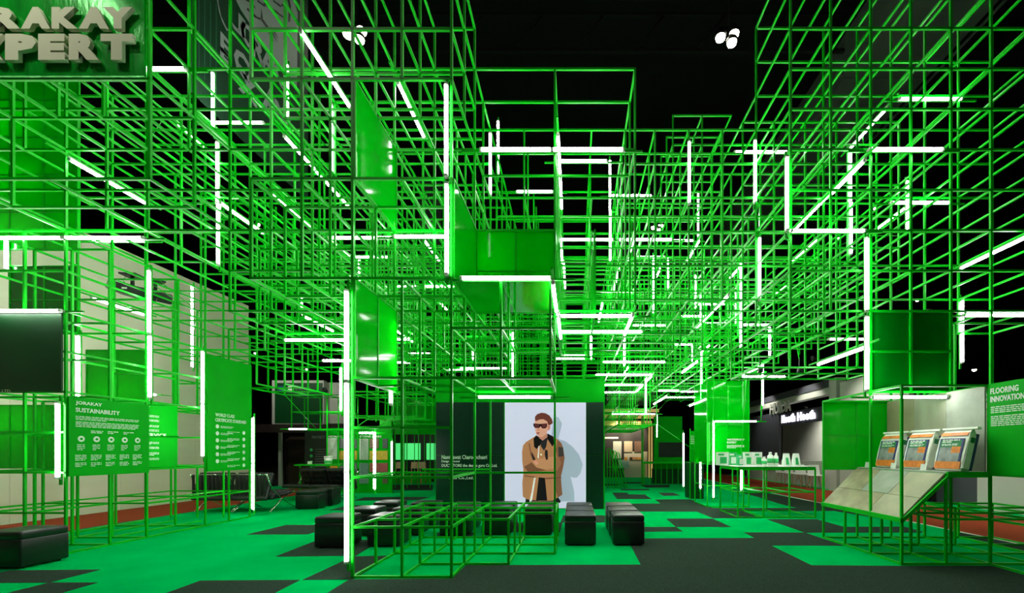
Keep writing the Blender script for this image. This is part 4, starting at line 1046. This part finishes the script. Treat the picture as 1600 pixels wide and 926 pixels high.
for x0, x1, y0, y1, c in SW:
    a, b = at(x0, y1, YT), at(x1, y0, YT)
    m = mat('swatch_%d_%d_%d' % c, lin(c), 0.6, var=0.12, scale=25)
    MB().box(a.x - xt0, b.x - xt0, -0.02, 0, a.z, b.z).build('swatch', m, t)
for txt, x0, x1 in (('METALLIC', 513, 534), ('STONE SERIES', 562, 596)):
    a, b = at(x0, 683, YT - 0.01), at(x1, 680, YT - 0.01)
    fit_text('heading', txt, (a.x - xt0, -0.005, a.z), (1, 0, 0), UZ, b.x - a.x, 0.06, WHITE, t, 0.02, 0.004)
box('edge_return', xt1 - xt0 - 0.35, xt1 - xt0, -0.05, 0.06, 2.02, 2.4, GREEN, t)
added_stand_lamp(t, (0.9, -1.6, 2.9), 110, (0.75, 0, 0))
# cafe corner far behind, green counter and board
t = thing('far_counter', 'bright far green counter and menu board seen through the front cage', 'counter', (at(618, 0, 18).x, 18.0, 0))
w3 = at(680, 0, 18).x - at(618, 0, 18).x
LITG = mat('backlit_green_board', (0.08, 0.75, 0.20), 0.5, emit=0.9)
box('menu_board', 0.0, w3 * 0.62, 0, 0.05, 0.95, 1.65, LITG, t)
box('menu_board', w3 * 0.78, w3, 0, 0.05, 0.95, 1.65, LITG, t)
box('counter_front', -0.1, w3, -0.6, -0.5, 0.0, 0.35, GREEN, t)
box('dark_wall', -0.2, w3 + 0.1, 0.06, 0.1, 0.0, 2.4, BLACKP, t)
for i in range(5): bar((t.location.x + i * w3 / 4, 17.9, 0), (t.location.x + i * w3 / 4, 17.9, 2.5), t, name='post')
BEIGE = mat('beige_seat', (0.55, 0.42, 0.24), 0.5)
for i, px in enumerate((622, 650, 662)):
    s = thing('cafe_chair', 'small beige chair at the far green counter, %s of three' % ('leftmost', 'middle', 'rightmost')[i], 'chair', (at(px, 0, 16.9).x, 16.9, 0), 0.4 * i, group='beige chairs at the far counter')
    MB().rbox(-0.2, 0.2, -0.2, 0.2, 0.42, 0.47, 0.03, 2).build('seat', BEIGE, s)
    MB().prism([(-0.19, 0.17, 0.62), (0.19, 0.17, 0.62), (0.17, 0.21, 0.88), (-0.17, 0.21, 0.88)], (0, 0.02, 0)).build('backrest', BEIGE, s)
    for sx in (-1, 1):
        MB().tube([(sx * 0.16, 0.17, 0.88), (sx * 0.17, 0.18, 0.0)], 0.014, 6).build('leg', WOODC, s)
        MB().tube([(sx * 0.16, -0.17, 0.43), (sx * 0.18, -0.18, 0.0)], 0.014, 6).build('leg', WOODC, s)
t = thing('green_upper_wall', 'green upper wall panels behind the front cage above the counter', 'wall panel', (at(617, 0, 15).x, 15.0, 1.9))
w4 = at(690, 0, 15).x - at(617, 0, 15).x
for i in range(4): box('wall_sheet', i * w4 / 4 + 0.004, (i + 1) * w4 / 4 - 0.004, 0, 0.02, 0, 1.3, PANEL, t)
for i in range(5): bar((t.location.x + i * w4 / 4, 15.03, 0.0), (t.location.x + i * w4 / 4, 15.03, 3.2), t, name='post')
# small cage in front of the sign, left rear
cg = thing('small_cage', 'small cage with a short tube in front of the hanging sign', 'steel frame', (-8.1, 12.4, 0))
xq = [at(p, 0, 12.3).x for p in (452, 478, 508, 540)]
for z in (1.94, 2.45, 2.94):
    for y in (12.4, 13.0):
        bar((xq[0], y, z), (xq[3], y, z), cg)
    for x in xq: bar((x, 12.4, z), (x, 13.0, z), cg)
for i, x in enumerate(xq):
    for y in (12.4, 13.0): bar((x, y, 1.94 if i < 2 else 0.0125), (x, y, 2.94), cg)
for i, (px, lb) in enumerate(((513, 'white product bucket on the small cage'), (484, 'small white card on the small cage'))):
    bt = thing('product_bucket' if i == 0 else 'price_card', lb, 'bucket' if i == 0 else 'card', (at(px, 0, 12.2).x, 12.2, 0.93 if i == 0 else 0.93))
    if i == 0:
        MB().lathe([(0.09, 0), (0.11, 0.2)], n=16).build('pail', WHITEP, bt); MB().lathe([(0.116, 0.2), (0.116, 0.225), (0.09, 0.23)], n=16).build('lid', WHITEP, bt); MB().lathe([(0.104, 0.04), (0.108, 0.10)], n=16).build('printed_label', PACKG, bt)
    else:
        MB().box(-0.06, 0.06, -0.004, 0.004, 0, 0.08).build('card_face', WHITEP, bt); MB().box(-0.05, 0.05, 0.0, 0.04, 0, 0.006).build('card_foot', WHITEP, bt)
ls = thing('low_shelf', 'low green shelf behind the tufted sofa', 'shelf', (at(468, 0, 12.2).x, 12.2, 0))
box('shelf_board', 0, 1.3, -0.25, 0.05, 0.885, 0.93, GREEN, ls)
for x in (0.02, 0.42, 0.85, 1.28): box('leg', x - 0.015, x + 0.015, -0.02, 0.02, 0, 0.885, GREEN, ls)
# far tile stand at the end of the corridor
YF = 21.5
def fx(p): return at(p, 0, YF).x
t = thing('tile_stand', 'warmly lit tile stand at the far end of the corridor', 'exhibition stand', (fx(940), YF, 0))
o0 = fx(940)
box('stand_wall', 0, fx(1012) - o0, 0, 0.1, 0, 2.6, mat('charcoal_wall', (0.02, 0.018, 0.016), 0.5), t)
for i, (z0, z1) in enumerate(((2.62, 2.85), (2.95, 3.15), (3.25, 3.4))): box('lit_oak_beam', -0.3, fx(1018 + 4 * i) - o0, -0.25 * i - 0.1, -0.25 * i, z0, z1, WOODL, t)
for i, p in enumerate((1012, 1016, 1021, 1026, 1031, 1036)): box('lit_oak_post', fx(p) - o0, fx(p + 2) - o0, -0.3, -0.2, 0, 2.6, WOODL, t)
box('white_plinth', fx(975) - o0, fx(1011) - o0, -0.08, 0, 0, 1.3, mat('warm_white_plinth', (0.55, 0.5, 0.4), 0.6), t)
for x0, x1, y0, y1, c in ((958, 971, 689, 716, (190, 195, 180)), (975, 988, 689, 706, (170, 155, 130)), (991, 1004, 689, 706, (110, 85, 70)), (966, 975, 718, 731, (150, 185, 180)), (975, 983, 719, 731, (165, 190, 185)), (976, 980, 714, 719, (220, 150, 50)), (984, 988, 714, 718, (90, 60, 40)), (988, 996, 714, 718, (200, 150, 100)), (996, 1002, 714, 718, (230, 170, 90))):
    a, b = at(x0, y1, YF - 0.1), at(x1, y0, YF - 0.1)
    MB().box(a.x - o0, b.x - o0, -0.12, -0.085, a.z, b.z).build('tile_sample', mat('tile_%d_%d_%d' % c, lin(c), 0.35, var=0.06, scale=4), t)
word_lines((0.05, -0.01, 1.95), (1, 0, 0), UZ, 1.0, 1, WHITE, t, 0.09, 0.02, 150)
box('header_board', 0.15, 2.5, -0.9, -0.8, 3.55, 4.3, mat('grey_header', (0.05, 0.055, 0.05), 0.6), t)
word_lines((0.2, -0.92, 4.0), (1, 0, 0), UZ, 2.2, 2, WHITE, t, 0.16, 0.06, 151)
for i in range(2):
    q = bpy.data.lights.new('stand_spot', 'SPOT'); q.energy = 380; q.color = (1, 0.82, 0.6); q.spot_size = 1.0; q.spot_blend = 0.7  # warm spots added to brighten the tile stand
    s = bpy.data.objects.new('stand_spot', q); COL.objects.link(s); s.parent = t; s.location = (0.8 + i * 0.9, -1.2, 3.1); s.rotation_euler = (math.radians(50), 0, 0)
# green television booth at the corridor end
YV = 17.0
xv0, xv1 = at(1022, 0, YV).x, at(1066, 0, YV).x
t = thing('video_booth', 'green booth with a black television at the end of the corridor', 'booth', (xv0, YV, 0))
box('booth_wall', 0, xv1 - xv0, 0, 0.1, 0.6, 2.7, PRINTG, t)
box('booth_wall', 0, xv1 - xv0 + 0.3, 0.1, 0.5, 0.0, 0.6, DKGREEN, t)
box('television', 0.18, xv1 - xv0 + 0.05, -0.06, 0.0, 1.08, 1.66, BLACKP, t)
box('counter_top', -0.5, xv1 - xv0 + 0.2, -0.4, 0.0, 0.82, 0.90, GREEN, t)
for i in range(9): bar((xv0 - 0.45 + i * 0.22, YV - 0.38, 0.0), (xv0 - 0.45 + i * 0.22, YV - 0.38, 0.84), t, name='post')
for i in range(3): bar((xv0 - 0.5, YV - 0.4 + i * 0.2, 0.0), (xv0 - 0.5, YV - 0.4 + i * 0.2, 2.7), t, name='post')
# folding A-frame rack beside the portrait wall
YR = 15.0
t = thing('slanted_rack', 'green slanted pipe rack standing just right of the portrait wall', 'rack', (at(948, 0, YR).x, YR, 0))
for i in range(4):
    x = 0.02 + i * 0.10
    MB().tube([(x, 0, 0.0), (x, 0, 1.35 - i * 0.05), (x + 0.06, 0, 1.42 - i * 0.05), (x + 0.12, 0, 1.35 - i * 0.05), (x + 0.40, 0.0, 0.0)], 0.018, 8).build('bent_pipe', GREEN, t)
for z in (0.35, 0.75): MB().tube([(0.0, 0.02, z), (0.55, 0.02, z)], 0.012, 6).build('cross_rail', GREEN, t)

# ------------------------------------------------------------------ projectors under the left lattice
def projector(label, px, py, Y, rz):
    c = at(px, py, Y)
    t = thing('projector', label, 'projector', c, rz)
    q = MB().rbox(-0.30, 0.30, -0.18, 0.18, -0.10, 0.10, 0.03, 3).build('casing', BLACKP, t); q.rotation_euler = (0, 0.28, 0)
    MB().lathe([(0.05, -0.02), (0.06, 0.0)], n=16).build('lens', GREYW, t, (-0.24, -0.185, 0.02)).rotation_euler = (math.pi / 2, 0, 0)
    MB().box(-0.03, 0.05, -0.19, -0.18, -0.02, 0.01).build('badge', WHITEP, t)
    MB().tube([(0.0, 0, 0.08), (0.0, 0, 0.30)], 0.03, 8).build('mount_pole', BLACKP, t)
    MB().box(-0.14, 0.14, -0.12, 0.12, 0.28, 0.31).build('mount_plate', BLACKP, t)
    M_ = Matrix.LocRotScale(t.location, t.rotation_euler, None)
    hanger(t, M_ @ Vector((-0.12, 0, 0.30)), M_ @ Vector((0.12, 0, 0.30)), 'mount_rod')
    MB().tube([(-0.1, 0, 0.29), (-0.16, 0.0, 0.2), (-0.08, 0, 0.1)], 0.006, 6).build('cable', BLACKP, t)
projector('black projector hung under the left lattice, left one', 207, 455, 8.0, 0.15)
projector('black projector hung under the left lattice, right one beside an upright tube', 243, 462, 8.6, -0.5)

# ------------------------------------------------------------------ hanging banner, upper left
XH, YH0, YH1, ZH0, ZH1 = -6.25, 6.9, 9.95, 7.15, 12.4
t = thing('hanging_banner', 'dark green hanging banner with a grey round crest behind the upper left lattice', 'banner', (XH, YH0, ZH0))
BANG = mat('dark_green_fabric', (0.004, 0.05, 0.018), 0.8, var=0.1, scale=4)
BANS = mat('silver_grey_print', (0.42, 0.44, 0.45), 0.7)
box('banner_cloth', -0.01, 0.01, 0, YH1 - YH0, 0, ZH1 - ZH0, BANG, t)
def onban(px, py):
    Y = XH * F / (px - VX)
    return Y - YH0, H0 - (py - VY) * Y / F - ZH0
def ban_poly(name, pts, m, off):
    q = [(off, *onban(*p)) for p in pts]
    return MB().prism(q, (0.004, 0, 0)).build(name, m, t)
ban_poly('crest_outline', [(340, -30), (340, 5), (344, 25), (352, 42), (357, 48), (353, 48), (346, 34), (341, 18), (337, -5), (337, -30)], BANS, 0.012)
ban_poly('crest_figure_field', [(358, -20), (375, 15), (398, 50), (420, 82), (440, 105), (452, 118), (463, 140), (464, 20), (458, 0), (445, -30)], BANS, 0.012)
ban_poly('crest_figure_dark', [(372, -6), (388, 4), (398, 14), (392, 2), (402, -10), (380, -20)], BLACKP, 0.018)
ban_poly('crest_line', [(385, 12), (400, 26), (406, 28), (407, 14), (409, 28), (404, 31), (396, 27), (384, 15)], BLACKP, 0.018)
ban_poly('crest_line', [(408, 28), (418, 42), (424, 56), (426, 66), (421, 56), (414, 42), (406, 31)], BLACKP, 0.018)
ban_poly('crest_line', [(418, 52), (424, 54), (432, 66), (430, 60), (426, 50), (431, 58), (434, 62), (427, 46), (420, 46)], BLACKP, 0.018)
ban_poly('crest_line', [(446, -10), (450, 10), (449, 34), (452, 34), (453, 10), (449, -10)], BLACKP, 0.018)
for i, (px, py) in enumerate(((400, 2), (410, 6), (420, 12), (430, 20), (438, 8), (425, 2))):
    ban_poly('crest_line', [(px, py), (px + 12, py + 9), (px + 13, py + 7), (px + 1, py - 2)], BLACKP, 0.018)
def ban_letter(ch, px, py, s=0.42, sz=0.52, rot=0.0):
    u, v = onban(px, py)
    fit_text('letter', ch, (0.014, u, v), UY, UZ, s, sz, BANS, t, 0.03, 0.004)
ban_letter('J', 361, 40, 0.32, 0.40); ban_letter('O', 374, 58, 0.40, 0.42); ban_letter('R', 392, 84, 0.36, 0.44); ban_letter('A', 407, 100, 0.40, 0.44); ban_letter('K', 424, 118, 0.36, 0.44)
ban_letter('E', 343, 78, 0.22, 0.34); ban_letter('E', 343, 98, 0.22, 0.30); ban_letter('O', 364, 105, 0.46, 0.46); ban_letter('X', 371, 138, 0.5, 0.48); ban_letter('A', 408, 165, 0.5, 0.52); ban_letter('M', 428, 190, 0.5, 0.5)
for i in range(5): ban_poly('fine_grid_line', [(300 + i * 9, -10 + i * 4), (301 + i * 9, -10 + i * 4), (301 + i * 9, 100 + i * 12), (300 + i * 9, 100 + i * 12)], mat('thin_teal_line', (0.03, 0.16, 0.09), 0.7), 0.012)
for yy in (0.3, YH1 - YH0 - 0.3): MB().tube([(0, yy, ZH1 - ZH0), (0, yy, 17 - ZH0)], 0.01, 6).build('suspension_cable', BLACKP, t)
t = thing('hanging_banner', 'small grey banner seen between bars at upper centre left', 'banner', (at(655, 0, 20).x, 20.0, at(0, 420, 20).z))
box('banner_cloth', 0, 1.05, -0.01, 0.01, 0, 4.2, mat('grey_fabric', (0.10, 0.10, 0.11), 0.8), t)
for i, ch in enumerate('Jor'): fit_text('letter', ch, (0.3, -0.012, 1.9 - 0.75 * i), (1, 0, 0), UZ, 0.4, 0.5, BANS, t, 0.02, 0.004)
for yy in (0.1, 0.95): MB().tube([(yy, 0, 4.2), (yy, 0, 17 - t.location.z)], 0.01, 6).build('suspension_cable', BLACKP, t)
print('BARS', NBAR[0], 'TUBES', len(TUBES), 'OBJECTS', len(bpy.data.objects))
